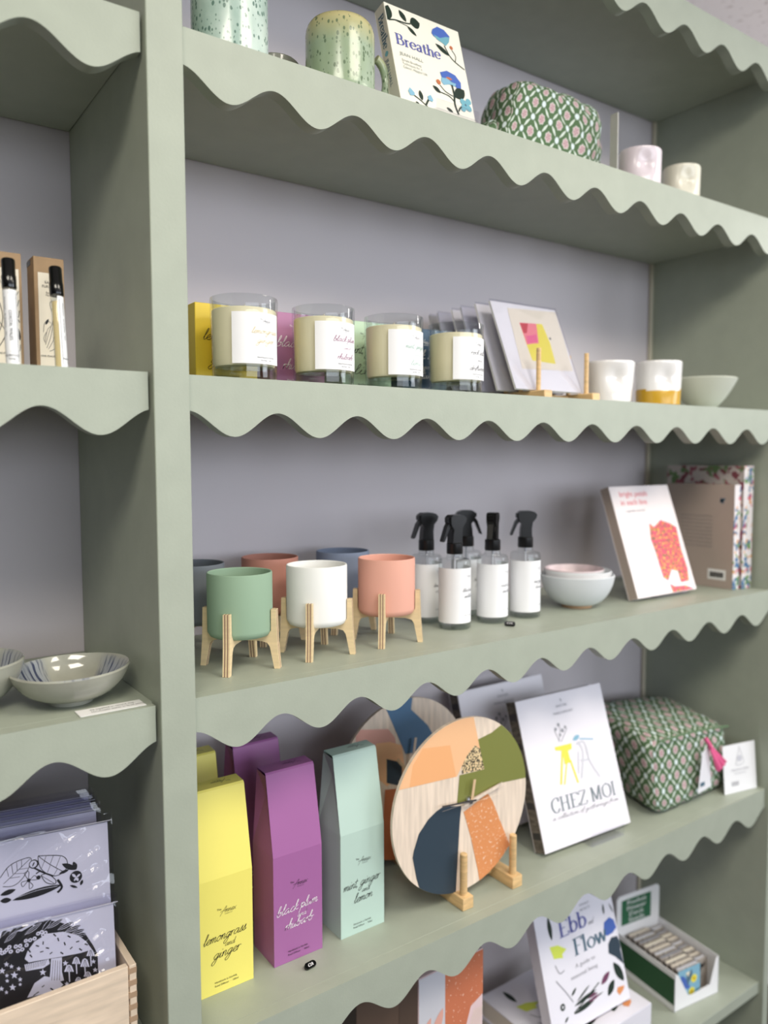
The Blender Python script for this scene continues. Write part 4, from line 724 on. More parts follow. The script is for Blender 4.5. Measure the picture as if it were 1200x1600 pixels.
ART_MUSHROOM = [('poly','ink',[(-.1075,-.0172),(-.1036,-.0115),(-.0887,-.0154),(-.0707,-.0092),(-.0566,-.0142),(-.0385,-.0258),(-.0308,-.0342),(-.0245,-.0464),(-.0208,-.0558),(-.0213,-.0852),(-.0874,-.0848),(-.1279,-.0843),(-.1257,-.0123)]),('poly','printpaper',[(-.1027,-.04),(-.1021,-.0419),(-.1004,-.0425),(-.1018,-.0432),(-.1014,-.0452),(-.1028,-.0437),(-.1043,-.0444),(-.1038,-.0427),(-.1051,-.0411),(-.1034,-.0415)]),('poly','printpaper',[(-.1065,-.0444),(-.1059,-.0467),(-.1038,-.0474),(-.1055,-.0483),(-.105,-.0506),(-.1067,-.0489),(-.1085,-.0496),(-.1078,-.0476),(-.1094,-.0458),(-.1073,-.0463)]),('poly','printpaper',[(-.0985,-.0434),(-.098,-.0452),(-.0964,-.0457),(-.0977,-.0464),(-.0973,-.0481),(-.0986,-.0468),(-.0999,-.0474),(-.0994,-.0459),(-.1006,-.0445),(-.0991,-.0449)]),('poly','printpaper',[(-.0923,-.0472),(-.0918,-.0489),(-.0903,-.0494),(-.0915,-.0501),(-.0912,-.0519),(-.0925,-.0506),(-.0938,-.0512),(-.0933,-.0496),(-.0945,-.0482),(-.0929,-.0486)]),('poly','printpaper',[(-.0962,-.0508),(-.0954,-.0535),(-.093,-.0543),(-.095,-.0554),(-.0944,-.0581),(-.0964,-.0561),(-.0985,-.057),(-.0977,-.0546),(-.0996,-.0524),(-.0972,-.053)]),('poly','printpaper',[(-.1027,-.051),(-.1023,-.0525),(-.1009,-.053),(-.102,-.0536),(-.1017,-.0551),(-.1028,-.054),(-.104,-.0545),(-.1036,-.0531),(-.1046,-.0519),(-.1032,-.0522)]),('poly','printpaper',[(-.1026,-.0559),(-.1022,-.0575),(-.1008,-.058),(-.1019,-.0586),(-.1016,-.0601),(-.1027,-.059),(-.1039,-.0594),(-.1035,-.0581),(-.1045,-.0569),(-.1031,-.0572)]),('poly','printpaper',[(-.0914,-.0575),(-.0909,-.0593),(-.0894,-.0598),(-.0906,-.0605),(-.0903,-.0623),(-.0916,-.061),(-.0929,-.0615),(-.0924,-.06),(-.0936,-.0586),(-.092,-.059)]),('poly','printpaper',[(-.1077,-.0613),(-.1072,-.0632),(-.1055,-.0638),(-.1068,-.0645),(-.1064,-.0665),(-.1078,-.065),(-.1093,-.0656),(-.1088,-.064),(-.1101,-.0624),(-.1084,-.0628)]),('poly','printpaper',[(-.0981,-.0619),(-.0974,-.0645),(-.0951,-.0652),(-.0969,-.0662),(-.0964,-.0688),(-.0983,-.0669),(-.1002,-.0676),(-.0995,-.0655),(-.1012,-.0634),(-.099,-.064)]),('poly','printpaper',[(-.1036,-.0664),(-.1031,-.0679),(-.1018,-.0684),(-.1029,-.069),(-.1026,-.0705),(-.1037,-.0694),(-.1049,-.0699),(-.1044,-.0685),(-.1055,-.0673),(-.1041,-.0676)]),('poly','printpaper',[(-.0916,-.0628),(-.0912,-.0641),(-.09,-.0645),(-.091,-.0651),(-.0907,-.0664),(-.0917,-.0654),(-.0928,-.0658),(-.0924,-.0647),(-.0933,-.0636),(-.0921,-.0639)]),('poly','printpaper',[(-.0713,-.0554),(-.0706,-.058),(-.0682,-.0588),(-.0701,-.0598),(-.0696,-.0623),(-.0715,-.0604),(-.0735,-.0612),(-.0728,-.059),(-.0745,-.057),(-.0722,-.0575)]),('poly','printpaper',[(-.0508,-.0531),(-.0502,-.0553),(-.0481,-.0559),(-.0498,-.0568),(-.0493,-.059),(-.051,-.0574),(-.0527,-.058),(-.0521,-.0562),(-.0536,-.0544),(-.0516,-.0549)]),('poly','printpaper',[(-.025,-.0591),(-.0245,-.061),(-.0228,-.0615),(-.0241,-.0622),(-.0237,-.0641),(-.0251,-.0627),(-.0266,-.0633),(-.0261,-.0617),(-.0273,-.0602),(-.0256,-.0606)]),('poly','printpaper',[(-.0237,-.0674),(-.0231,-.0694),(-.0212,-.07),(-.0227,-.0708),(-.0223,-.0728),(-.0238,-.0713),(-.0255,-.0719),(-.0249,-.0702),(-.0263,-.0686),(-.0244,-.069)]),('poly','printpaper',[(-.0502,-.0735),(-.0497,-.0753),(-.0481,-.0759),(-.0494,-.0766),(-.049,-.0784),(-.0504,-.077),(-.0518,-.0776),(-.0513,-.076),(-.0525,-.0746),(-.0509,-.075)]),('poly','printpaper',[(-.1133,-.0445),(-.1127,-.0468),(-.1106,-.0474),(-.1123,-.0484),(-.1118,-.0507),(-.1135,-.049),(-.1152,-.0497),(-.1146,-.0477),(-.1161,-.0459),(-.1141,-.0463)]),('poly','printpaper',[(-.1124,-.054),(-.1117,-.0563),(-.1097,-.057),(-.1114,-.058),(-.1109,-.0603),(-.1125,-.0585),(-.1143,-.0593),(-.1137,-.0573),(-.1152,-.0554),(-.1132,-.0559)]),('poly','printpaper',[(-.1164,-.0641),(-.1159,-.066),(-.1142,-.0666),(-.1155,-.0673),(-.1151,-.0692),(-.1165,-.0678),(-.118,-.0684),(-.1174,-.0667),(-.1187,-.0652),(-.117,-.0656)]),('poly','printpaper',[(-.0696,-.0085),(-.0693,-.0097),(-.0682,-.01),(-.0691,-.0105),(-.0688,-.0117),(-.0697,-.0108),(-.0706,-.0112),(-.0703,-.0102),(-.0711,-.0092),(-.07,-.0095)]),('poly','printpaper',[(-.0778,-.0112),(-.0774,-.0123),(-.0764,-.0127),(-.0772,-.0132),(-.077,-.0143),(-.0779,-.0135),(-.0788,-.0139),(-.0785,-.0128),(-.0793,-.0119),(-.0782,-.0121)]),('leaf','printpaper',(-.1068,-.016),(-.0997,-.0064),.004),('leaf','ink',(-.1068,-.016),(-.0997,-.0064),.0031),('line','printpaper',[(-.1068,-.016),(-.0997,-.0064)],.00035),('leaf','printpaper',(-.1,-.0158),(-.0885,-.008),.0039),('leaf','ink',(-.1,-.0158),(-.0885,-.008),.003),('line','printpaper',[(-.1,-.0158),(-.0885,-.008)],.00035),('leaf','printpaper',(-.095,-.0138),(-.0796,-.0082),.004),('leaf','ink',(-.095,-.0138),(-.0796,-.0082),.0031),('line','printpaper',[(-.095,-.0138),(-.0796,-.0082)],.00035),('leaf','printpaper',(-.0863,-.0194),(-.0708,-.0119),.004),('leaf','ink',(-.0863,-.0194),(-.0708,-.0119),.003),('line','printpaper',[(-.0863,-.0194),(-.0708,-.0119)],.00035),('leaf','printpaper',(-.104,-.0221),(-.0925,-.0144),.0039),('leaf','ink',(-.104,-.0221),(-.0925,-.0144),.003),('line','printpaper',[(-.104,-.0221),(-.0925,-.0144)],.00034),('leaf','printpaper',(-.0658,-.0187),(-.0512,-.0128),.0041),('leaf','ink',(-.0658,-.0187),(-.0512,-.0128),.0031),('line','printpaper',[(-.0658,-.0187),(-.0512,-.0128)],.00036),('leaf','printpaper',(-.0569,-.0224),(-.0415,-.0181),.0042),('leaf','ink',(-.0569,-.0224),(-.0415,-.0181),.0032),('line','printpaper',[(-.0569,-.0224),(-.0415,-.0181)],.00037),('leaf','printpaper',(-.0504,-.0262),(-.035,-.0232),.0043),('leaf','ink',(-.0504,-.0262),(-.035,-.0232),.0033),('line','printpaper',[(-.0504,-.0262),(-.035,-.0232)],.00038),('leaf','printpaper',(-.0439,-.0293),(-.0319,-.0283),.0043),('leaf','ink',(-.0439,-.0293),(-.0319,-.0283),.0033),('line','printpaper',[(-.0439,-.0293),(-.0319,-.0283)],.00038),('leaf','printpaper',(-.071,-.02),(-.0616,-.0101),.0041),('leaf','ink',(-.071,-.02),(-.0616,-.0101),.0031),('line','printpaper',[(-.071,-.02),(-.0616,-.0101)],.00036),('leaf','printpaper',(-.0387,-.0327),(-.0307,-.0328),.0044),('leaf','ink',(-.0387,-.0327),(-.0307,-.0328),.0034),('line','printpaper',[(-.0387,-.0327),(-.0307,-.0328)],.00039),('disc','printpaper',(-.1079,-.0278),.0019),('disc','ink',(-.1079,-.0278),.0007),('disc','printpaper',(-.1042,-.0308),.0019),('disc','ink',(-.1042,-.0308),.0007),('disc','printpaper',(-.0998,-.0273),.0019),('disc','ink',(-.0998,-.0273),.0007),('disc','printpaper',(-.0987,-.0317),.0019),('disc','ink',(-.0987,-.0317),.0007),('disc','printpaper',(-.1023,-.0293),.0019),('disc','ink',(-.1023,-.0293),.0007),('disc','printpaper',(-.0942,-.0282),.0019),('disc','ink',(-.0942,-.0282),.0007),('disc','printpaper',(-.0925,-.0327),.0019),('disc','ink',(-.0925,-.0327),.0007),('disc','printpaper',(-.0887,-.0324),.0019),('disc','ink',(-.0887,-.0324),.0007),('disc','printpaper',(-.0848,-.0294),.0019),('disc','ink',(-.0848,-.0294),.0007),('disc','printpaper',(-.0853,-.0251),.0018),('disc','ink',(-.0853,-.0251),.0006),('disc','printpaper',(-.0815,-.0255),.0019),('disc','ink',(-.0815,-.0255),.0007),('disc','printpaper',(-.0776,-.0251),.0019),('disc','ink',(-.0776,-.0251),.0006),('disc','printpaper',(-.0743,-.0212),.0019),('disc','ink',(-.0743,-.0212),.0006),('disc','printpaper',(-.0711,-.0207),.0019),('disc','ink',(-.0711,-.0207),.0007),('disc','printpaper',(-.0679,-.0223),.002),('disc','ink',(-.0679,-.0223),.0007),('disc','printpaper',(-.0699,-.0238),.0019),('disc','ink',(-.0699,-.0238),.0007),('disc','printpaper',(-.1061,-.031),.0019),('disc','ink',(-.1061,-.031),.0007),('disc','printpaper',(-.0904,-.0285),.0019),('disc','ink',(-.0904,-.0285),.0007),('poly','printpaper',[(-.0869,-.0417),(-.0844,-.0356),(-.0777,-.0278),(-.066,-.0234),(-.0517,-.0254),(-.0387,-.0321),(-.031,-.0404),(-.026,-.0495),(-.0367,-.05),(-.0539,-.0488),(-.0656,-.0476),(-.0835,-.046)]),('poly','printpaper',[(-.0873,-.047),(-.0656,-.0479),(-.0651,-.0525),(-.071,-.055),(-.0863,-.0534)]),('poly','printpaper',[(-.0637,-.0481),(-.0539,-.0494),(-.0544,-.0631),(-.0528,-.0718),(-.0665,-.072),(-.0648,-.0602)]),('poly','printpaper',[(-.0859,-.0785),(-.0791,-.0669),(-.07,-.0628),(-.0586,-.0688),(-.0536,-.0757),(-.059,-.0796)]),('line','ink',[(-.086,-.0467),(-.0852,-.0527)],.00042),('line','ink',[(-.0844,-.0468),(-.0838,-.0527)],.00041),('line','ink',[(-.0827,-.0469),(-.0824,-.0527)],.00041),('line','ink',[(-.0811,-.047),(-.081,-.0527)],.00041),('line','ink',[(-.0794,-.0471),(-.0796,-.0527)],.00041),('line','ink',[(-.0778,-.0472),(-.0782,-.0526)],.0004),('line','ink',[(-.0761,-.0473),(-.0768,-.0526)],.00039),('line','ink',[(-.0745,-.0474),(-.0754,-.0526)],.00039),('line','ink',[(-.0728,-.0475),(-.074,-.0526)],.00039),('line','ink',[(-.0711,-.0476),(-.0726,-.0526)],.00039),('line','ink',[(-.0695,-.0477),(-.0712,-.0526)],.00038),('line','ink',[(-.0678,-.0478),(-.0698,-.0526)],.00038),('line','ink',[(-.0618,-.05),(-.0638,-.0687)],.0004),('line','ink',[(-.0597,-.0506),(-.0615,-.0693)],.0004),('line','ink',[(-.0577,-.0512),(-.0591,-.07)],.0004),('line','ink',[(-.0556,-.0517),(-.0568,-.0707)],.00041),('line','ink',[(-.0607,-.0251),(-.0585,-.0279)],.00119),('line','ink',[(-.0768,-.0317),(-.0739,-.0335)],.00114),('line','ink',[(-.057,-.0298),(-.0561,-.0332)],.00117),('line','ink',[(-.048,-.0302),(-.0453,-.0325)],.00118),('line','ink',[(-.068,-.0363),(-.065,-.0378)],.00112),('line','ink',[(-.0513,-.0355),(-.0504,-.0388)],.00114),('line','ink',[(-.0374,-.0382),(-.0405,-.0383)],.00103),('line','ink',[(-.0622,-.042),(-.0647,-.0433)],.00094),('line','ink',[(-.0439,-.042),(-.0463,-.0437)],.00098),('line','ink',[(-.0346,-.0328),(-.0322,-.0355)],.0012),('line','ink',[(-.07,-.0297),(-.0704,-.0328)],.00104),('line','ink',[(-.0823,-.039),(-.0804,-.042)],.00118),('line','ink',[(-.0551,-.0441),(-.0525,-.0465)],.00118),('line','ink',[(-.0326,-.0422),(-.0296,-.0441)],.00118),('line','ink',[(-.0378,-.0452),(-.0354,-.0479)],.0012),('line','ink',[(-.0702,-.039),(-.0732,-.0391)],.001),('line','ink',[(-.0756,-.0759),(-.0782,-.0769)],.00093),('line','ink',[(-.0704,-.0712),(-.0729,-.0724)],.00092),('line','ink',[(-.0783,-.077),(-.0807,-.0783)],.00091),('line','ink',[(-.0653,-.0755),(-.0628,-.0781)],.0012),('line','ink',[(-.0833,-.0339),(-.0816,-.037)],.00118),('poly','printpaper',[(-.0525,-.0636),(-.05,-.0586),(-.0477,-.0581),(-.0454,-.0599),(-.0434,-.0662)]),('line','printpaper',[(-.0479,-.0649),(-.0478,-.0747)],.00112),('line','ink',[(-.0483,-.0591),(-.0502,-.0643)],.00038),('line','ink',[(-.0477,-.0592),(-.0479,-.0649)],.00041),('line','ink',[(-.0472,-.0594),(-.0457,-.0656)],.00044),('poly','printpaper',[(-.045,-.0581),(-.0429,-.053),(-.0408,-.0524),(-.0389,-.0541),(-.0371,-.0604)]),('line','printpaper',[(-.0411,-.0593),(-.0409,-.069)],.00111),('line','ink',[(-.0414,-.0534),(-.0431,-.0587)],.00039),('line','ink',[(-.0409,-.0535),(-.0411,-.0593)],.00042),('line','ink',[(-.0404,-.0537),(-.0391,-.0598)],.00043),('poly','printpaper',[(-.0376,-.063),(-.0352,-.0567),(-.033,-.056),(-.0308,-.0579),(-.0289,-.0655)]),('line','printpaper',[(-.0333,-.0642),(-.0331,-.074)],.00112),('line','ink',[(-.0335,-.0572),(-.0355,-.0636)],.00039),('line','ink',[(-.033,-.0573),(-.0333,-.0642)],.00041),('line','ink',[(-.0325,-.0575),(-.0311,-.0649)],.00044),('poly','printpaper',[(-.0315,-.0543),(-.0293,-.049),(-.0273,-.0484),(-.0253,-.0501),(-.0235,-.0565)]),('line','printpaper',[(-.0275,-.0554),(-.0274,-.0652)],.00112),('line','ink',[(-.0278,-.0494),(-.0295,-.0548)],.00039),('line','ink',[(-.0273,-.0496),(-.0275,-.0554)],.00042),('line','ink',[(-.0268,-.0497),(-.0255,-.0559)],.00044),('poly','printpaper',[(-.0431,-.0753),(-.0413,-.0724),(-.0396,-.0722),(-.038,-.0733),(-.0365,-.0773)]),('line','printpaper',[(-.0398,-.0763),(-.0396,-.0861)],.00112),('line','ink',[(-.0402,-.0727),(-.0414,-.0758)],.00038),('line','ink',[(-.0396,-.0729),(-.0398,-.0763)],.00041),('line','ink',[(-.0391,-.073),(-.0381,-.0768)],.00045),('poly','printpaper',[(-.035,-.0732),(-.0328,-.0697),(-.0308,-.0694),(-.0288,-.0708),(-.027,-.0755)]),('line','printpaper',[(-.031,-.0744),(-.0308,-.0842)],.00112),('line','ink',[(-.0314,-.0701),(-.033,-.0738)],.00038),('line','ink',[(-.0308,-.0702),(-.031,-.0744)],.00042),('line','ink',[(-.0303,-.0704),(-.029,-.075)],.00045)]
# flowered paperback on the top shelf
t = thing('book', 'cream paperback with painted blue flowers on its cover, leaning on the top shelf', 'book', (0.2817, 0.0255, SH['A']+0.006), (-math.atan2(.0358,.1284), 0, 0))
bk = MB(); W_, H_ = .1185, .1400; leaf_block(bk, W_, H_, .020, 'breathe_cover', 'breathe_spine'); f = front()
paint(bk, ART_BREATHE, f, rect(.001, W_-.0005, .001, H_-.001))
serif(bk, 'Breathe', .0085, .0855, .0098, f, 'titleblue', width=.070, thick=.30)
text(bk, 'JEAN HALL', .0110, .0712, .0062, f, 'greytext', width=.0074)
for q, s in enumerate(('Simple Breathing', 'Techniques for a', 'Calmer, Happier Life')): text(bk, s, .0125, .0635-.0048*q, .0048, f, 'greytext', width=.0044)
sp = lambda a, c, k=0: (-.0003, .0105+c, H_-.012-a)
serif(bk, 'Breathe', .0, -.004, .0072, lambda a, c, k=0: sp(a, -c, 0), 'slate', width=.044, thick=.3)
text(bk, 'JEAN HALL', .058, -.0035, .0075, lambda a, c, k=0: sp(a, -c, 0), 'slate', width=.0075)
paint(bk, [('leaf','teal',(.048,.000),(.055,.000),.007)], lambda a, c, k=0: sp(a, -c, 0))
bk.build('cover', t)
acrylic((.3120, .0125, SH['A']+.0014), (0,0,0), .066, 'clear acrylic easel lip under the blue-flowered cream paperback', lip=.0105, back=.03)

# Chez Moi, front and rear copies
def chez(loc, rot, lab):
    t = thing('book', lab, 'book', loc, rot, 'copies of the pale book with the yellow drawing'); bk = MB(); W_, H_ = .1935, .2290; leaf_block(bk, W_, H_, .024, 'chez_cover', 'spine_grey'); f = front()
    paint(bk, ART_CHEZ, f, rect(.001, W_-.001, .001, H_-.001), remap={})
    serif(bk, 'CHEZ MOI', .0300, .0520, .0142, f, 'titlegrey', width=.146, thick=.24, tilt=-.02)
    script(bk, 'a collection of gatherings from', .0270, .0420, .0030, f, 'softgrey', w=.2, width=.150, tilt=-.015)
    text(bk, 'RACHEL', .0960, .2060, .0055, f, 'softgrey', align='CENTER', width=.007); text(bk, 'MARCHMONT', .0960, .1950, .0055, f, 'softgrey', align='CENTER', width=.007)
    for q in range(5): bk.box(-.0004, 0, .004, .020, .020+.045*q, .030+.045*q, 'darkgrey')
    bk.build('cover', t); return t
chez((0.5771, 0.0584, SH['D']+0.008), (-math.atan2(.071,.2178), 0, -.045), 'pale book with a yellow line drawing on its cover, leaning beside the round clock')
chez((0.5374, 0.1526, SH['D']+0.0077), (-.30, 0, -.02), 'second pale lilac book in shadow behind the one with the yellow drawing')
acrylic((.6640, .0560, SH['D']+.0014), (0,0,-.045), .075, 'clear acrylic easel holding the pale book with the yellow drawing', lip=.020, back=.05)

# book with flower head on shelf C
t = thing('book', 'white book with a bright pink flower-head cover, leaning on the planter shelf', 'book', (0.7943, 0.0613, SH['C']+0.0072), (-math.atan2(.0645,.183), 0, 0))
bk = MB(); W_, H_ = .1650, .1940; leaf_block(bk, W_, H_, .020, 'pink_cover', 'beige_cover'); f = front()
paint(bk, ART_PINKBOOK, f, rect(.001, W_-.001, .001, H_-.001), remap={'hotpink': 'petals'})
text(bk, 'bright petals', .0215, .1750, .014, f, 'coralpink', width=.0155); text(bk, 'in each line', .0200, .1600, .014, f, 'coralpink', width=.0160); text(bk, 'a garden journal', .0280, .1475, .006, f, 'softgrey', width=.0080)
bk.build('cover', t)
acrylic((.8550, .0800, SH['C']+.0014), (0,0,0), .090, 'clear acrylic easel under the pink flower-head book', lip=.013, back=.05)

# two books shelved spine out at the right end
def spine_book(x, y, w, h, d, face, lab, barcode=False):
    t = thing('book', lab, 'book', (x, y, SH['C']+.0002), (0,0,0), 'books standing spine outwards'); b = MB()
    b.box(0, w, 0, .0016, 0, h, 'floral_spine', .0005, 1); b.box(0, .0016, .0016, d, 0, h, face); b.box(w-.0016, w, .0016, d, 0, h, face)
    b.box(.0016, w-.0016, .0016, d-.002, .002, h-.002, 'pages')
    side = lambda a, c, k=0: (-.0003, d-a, c)
    if barcode:
        b.face([side(d-.050,.015), side(d-.014,.015), side(d-.014,.034), side(d-.050,.034)], 'card_white')
        for q in range(14): u = d-.046+.0020*q; b.box(-.0006, -.0004, d-u-.0011-.0003*(q % 3), d-u, .019, .029, 'black')
        paint(b, [('leaf','slate',(d-.030,.158),(d-.018,.165),.006),('leaf','slate',(d-.028,.166),(d-.022,.155),.006)], side)
        for q in range(9): text(b, 'a book of blooms for every season of the year', .030, .130-.007*q, .0046, side, 'softink', width=.0036)
    b.build('cover', t)
spine_book(1.0380, .0400, .0190, .1900, .1400, 'beige_cover', 'beige-backed book with a barcode and floral spine, shorter of the two spine-out books', True)
spine_book(1.0590, .0350, .0300, .2240, .1600, 'floral_dark', 'taller floral book standing against the right end panel')

# Ebb and Flow: standing copy and the stack under it
t = thing('book', 'white book with blue lettering and painted leaves leaning upright on a stack of books', 'book', (0.5916, 0.0488, 0.4651), (-math.atan2(.043,.153), 0, -.03))
bk = MB(); W_, H_ = .1790, .1900; leaf_block(bk, W_, H_, .022, 'ebb_cover', 'ebb_cover'); f = front()
paint(bk, ART_EBB, f, rect(.001, W_-.001, .001, H_-.001))
serif(bk, 'Ebb', .0480, .1360, .0165, f, 'titleblue', width=.0640, thick=.30); script(bk, 'and', .1140, .1360, .0040, f, 'softgrey', w=.15)
serif(bk, 'Flow', .0730, .1010, .0165, f, 'slate', width=.0790, thick=.30)
text(bk, 'A guide to', .0700, .0835, .0085, f, 'softgrey', width=.0110); text(bk, 'seasonal living', .0560, .0700, .0085, f, 'softgrey', width=.0110)
text(bk, 'TIFFANY', .1130, .1680, .0050, f, 'softgrey', align='CENTER', width=.006); text(bk, 'FRANCIS', .1130, .1605, .0050, f, 'softgrey', align='CENTER', width=.006)
bk.build('cover', t)
def flat_book(z, dx, rz, lab):
    t = thing('book', lab, 'book', (.5760+dx, .0220, z), (0,0,rz), 'white leaf-patterned books lying in a stack'); b = MB(); W_, D_, T_ = .2220, .1780, .0355
    b.box(0, W_, 0, D_, 0, .0025, 'ebb_cover', .0006, 1); b.box(0, W_, 0, D_, T_-.0025, T_, 'ebb_cover', .0006, 1); b.box(.003, W_-.003, .003, D_-.003, .0025, T_-.0025, 'pages')
    b.box(0, W_, 0, .0025, .0025, T_-.0025, 'ebb_cover')
    up = lambda a, c, k=0: (a*1.15+.004, c*.92+.004, T_+.0004+k)
    paint(b, ART_EBB, up, rect(.001, .185, .001, .185))
    serif(b, 'Ebb', .020, .0080, .010, front(0,0,0), 'titleblue', width=.050); serif(b, 'Flow', .095, .0080, .010, front(0,0,0), 'slate', width=.055)
    b.build('cover', t)
flat_book(SH['E']+.0005, .003, .010, 'lower white book lying flat on the shelf under another copy')
flat_book(SH['E']+.0370, 0, 0, 'upper white book lying flat, dark leaves on its cover, under the upright copy')

# greetings cards in a wooden rack
rack = thing('card_rack', 'small pale wooden rack holding upright greetings cards behind the candles', 'rack', (0,0,ZB+.0002))
for x0 in (.5170, .6170):
    b = MB(); b.box(x0, x0+.016, .0150, .2400, 0, .0110, 'pine', .001, 1); b.build('rail', rack)
    for y0 in (.034, .068, .098, .128, .158, .188):
        b = MB(); b.tube([(x0+.008, y0, .0105), (x0+.008, y0, .0700)], .0033, 'pine', 12); b.build('peg', rack)
for y0 in (.060, .200):
    b = MB(); b.box(.533, .617, y0, y0+.010, .002, .009, 'pine', .0008, 1); b.build('crossbar', rack)
def card(y, z, x, h, w, lean, m, lab, art=False, rz=0.0):
    t = thing('greetings_card', lab, 'card', (x, y, z), (-lean, 0, rz), 'greetings cards in the wooden rack'); b = MB()
    b.box(0, w, 0, .0035, 0, h, m, .0002, 1)
    if art: paint(b, ART_CARD, front(), rect(.001, w-.001, .001, h-.001))
    b.build('card_sheet', t); s = MB(); s.box(-.0015, w+.0015, -.0012, -.0009, -.0008, h+.002, 'film'); s.build('clear_sleeve', t)
card(.0400, ZB+.0130, .4880, .1390, .1340, .40, 'card_white', 'white greetings card with pink and yellow abstract print, front of the rack', True)
for q, (y, xo, hh, m) in enumerate(((.0720,.0,.136,'card_white'),(.1020,-.004,.134,'palegrey'),(.1320,.002,.134,'card_white'),(.1620,-.003,.132,'palegrey'),(.1920,.003,.132,'grey_card'))):
    card(y, ZB+.0130, .4840+xo, hh, .1340, .36-.02*q, m, ['pale card directly behind the pink and yellow one', 'third greetings card from the front of the rack', 'fourth greetings card from the front of the rack', 'fifth greetings card from the front, mostly hidden', 'rearmost greetings card of the rack, nearest the wall'][q])

# ------------------------------------------------------------------ clocks on a wooden plate rack
crack = thing('clock_rack', 'pale wooden display rack with round pegs holding two round clocks', 'rack', (0,0,SH['D']+.0002))
for x0 in (.3840, .4770):
    b = MB(); b.box(x0, x0+.0190, .0270, .2450, 0, .0170, 'pine', .0012, 2); b.build('rail', crack)
    for y0 in (.0370, .0930, .1500, .2100):
        b = MB(); b.tube([(x0+.0095, y0, .0165), (x0+.0095, y0, .0735), (x0+.0095, y0, .0745)], [.0052,.0052,.0042], 'pine', 16); b.build('peg', crack)
for y0 in (.0750, .2080):
    b = MB(); b.tube([(.402, y0, .0085), (.478, y0, .0085)], .0045, 'pine', 12); b.build('crossbar', crack)
def clock(x, y, zc, Rr, art, lab, hands, remap):
    t = thing('wall_clock', lab, 'clock', (x, y, zc), (-.006, 0, 0), 'round wooden clocks on the rack'); b = MB(); n = 96
    ring = [(Rr*math.cos(2*PI*i/n), Rr*math.sin(2*PI*i/n)) for i in range(n)]
    b.face([(a, 0, c) for a, c in ring], 'clockwood'); b.face([(a, .0045, c) for a, c in ring[::-1]], 'clockwood')
    b.grid([[(a, .0045, c) for a, c in ring+[ring[0]]], [(a, 0, c) for a, c in ring+[ring[0]]]], 'clockwood')
    inner = [(a*.9985, c*.9985) for a, c in ring]
    paint(b, art, front(), inner, step=.00002, remap=remap); b.build('dial', t)
    m = MB(); m.box(-.028, .028, .0046, .018, -.028, .028, 'black', .002, 2); m.build('movement', t)
    for nm, (p0, p1), w_, mm, yy in hands:
        h = MB(); h.ribbon([p0, p1], w_, lambda a, c, k=0: (a, -yy, c), mm); h.ribbon([p1, p0], w_, lambda a, c, k=0: (a, -yy+.0007, c), mm)
        h.box(min(p0[0],p1[0]), max(p0[0],p1[0])+.0001, -yy+.0001, -yy+.0006, min(p0[1],p1[1]), min(p0[1],p1[1])+.0001, mm); h.build(nm, t)
    h = MB(); h.lathe([(.0001,-.0003),(.0055,-.0003),(.0055,.0045),(.003,.0052),(.003,.0085),(.0001,.0088)], 'silver', 20)
    h.v = [(a+.0075, -c, b_+.0049) for a, b_, c in h.v]; h.build('spindle', t)
clock(.4030, .0490, .8935, .1205, ART_CLOCK, 'round wooden clock painted peach, olive, navy and orange, front of the rack',
      [('hour_hand', ((.0146,.0343),(.0085,.0020)), .0045, 'woodtan', .0075), ('minute_hand', ((.0679,.0150),(-.0038,.0017)), .0045, 'clockwood', .0062), ('second_hand', ((-.0444,.0118),(.0164,.0053)), .0022, 'silver', .0090)][:3],
      {'speckle': 'speckle', 'orange': 'flecked_orange'})
clock(.3950, .1700, .8920, .1205, ART_CLOCKB, 'round wooden clock painted blue and dusty pink, behind the peach one',
      [('hour_hand', ((-.020,.035),(.0085,.0020)), .0045, 'woodtan', .0075), ('minute_hand', ((.015,.060),(.006,.0017)), .0045, 'clockwood', .0062)], {})

# ------------------------------------------------------------------ fabric pouches
def softbox(c, m, n=26, rnd=5.0, amp=.0025, sc=40, seed=0, uvo=(0,0), quilt=0.0):
    c = [Vector(q) for q in c]; b = MB()
    def tri(u, v, w):   # u,v,w in 0..1
        return (c[0]*(1-u)*(1-v)+c[1]*u*(1-v)+c[2]*u*v+c[3]*(1-u)*v)*(1-w) + (c[4]*(1-u)*(1-v)+c[5]*u*(1-v)+c[6]*u*v+c[7]*(1-u)*v)*w
    cen = sum(c, Vector())/8
    def P_(q):
        L = (abs(q[0])**rnd+abs(q[1])**rnd+abs(q[2])**rnd)**(1/rnd); q = [x/L for x in q]
        p = tri(*[(x+1)/2 for x in q]); d = (p-cen).normalized()
        nz = noise.noise(p*sc+Vector((seed,0,0)))+.5*noise.noise(p*sc*2.1+Vector((0,seed,0)))
        lift = 1 if p.z > min(k.z for k in c)+.004 else 0
        return p + d*amp*nz*lift
    dims = ((c[1]-c[0]).length, (c[3]-c[0]).length, (c[4]-c[0]).length)
    for ax, s in ((0,1),(0,-1),(1,1),(1,-1),(2,1),(2,-1)):
        o = [k for k in (0,1,2) if k != ax]; rows = []
        for i in range(n+1):
            row = []
            for j in range(n+1):
                q = [0,0,0]; q[ax] = s; q[o[0]] = -1+2*j/n; q[o[1]] = -1+2*i/n; row.append(P_(q))
            rows.append(row)
        if (ax in (0,2)) != (s > 0): rows = rows[::-1]
        flip = (ax in (0,2)) != (s > 0)
        uf = (lambda i, j, o=o, flip=flip, ax=ax: (uvo[0]+dims[o[0]]*j/n+ax*.113, uvo[1]+dims[o[1]]*((n-i) if flip else i)/n+ax*.071))
        b.grid(rows, m, uvf=uf)
    return b
D0 = SH['D']+.0006
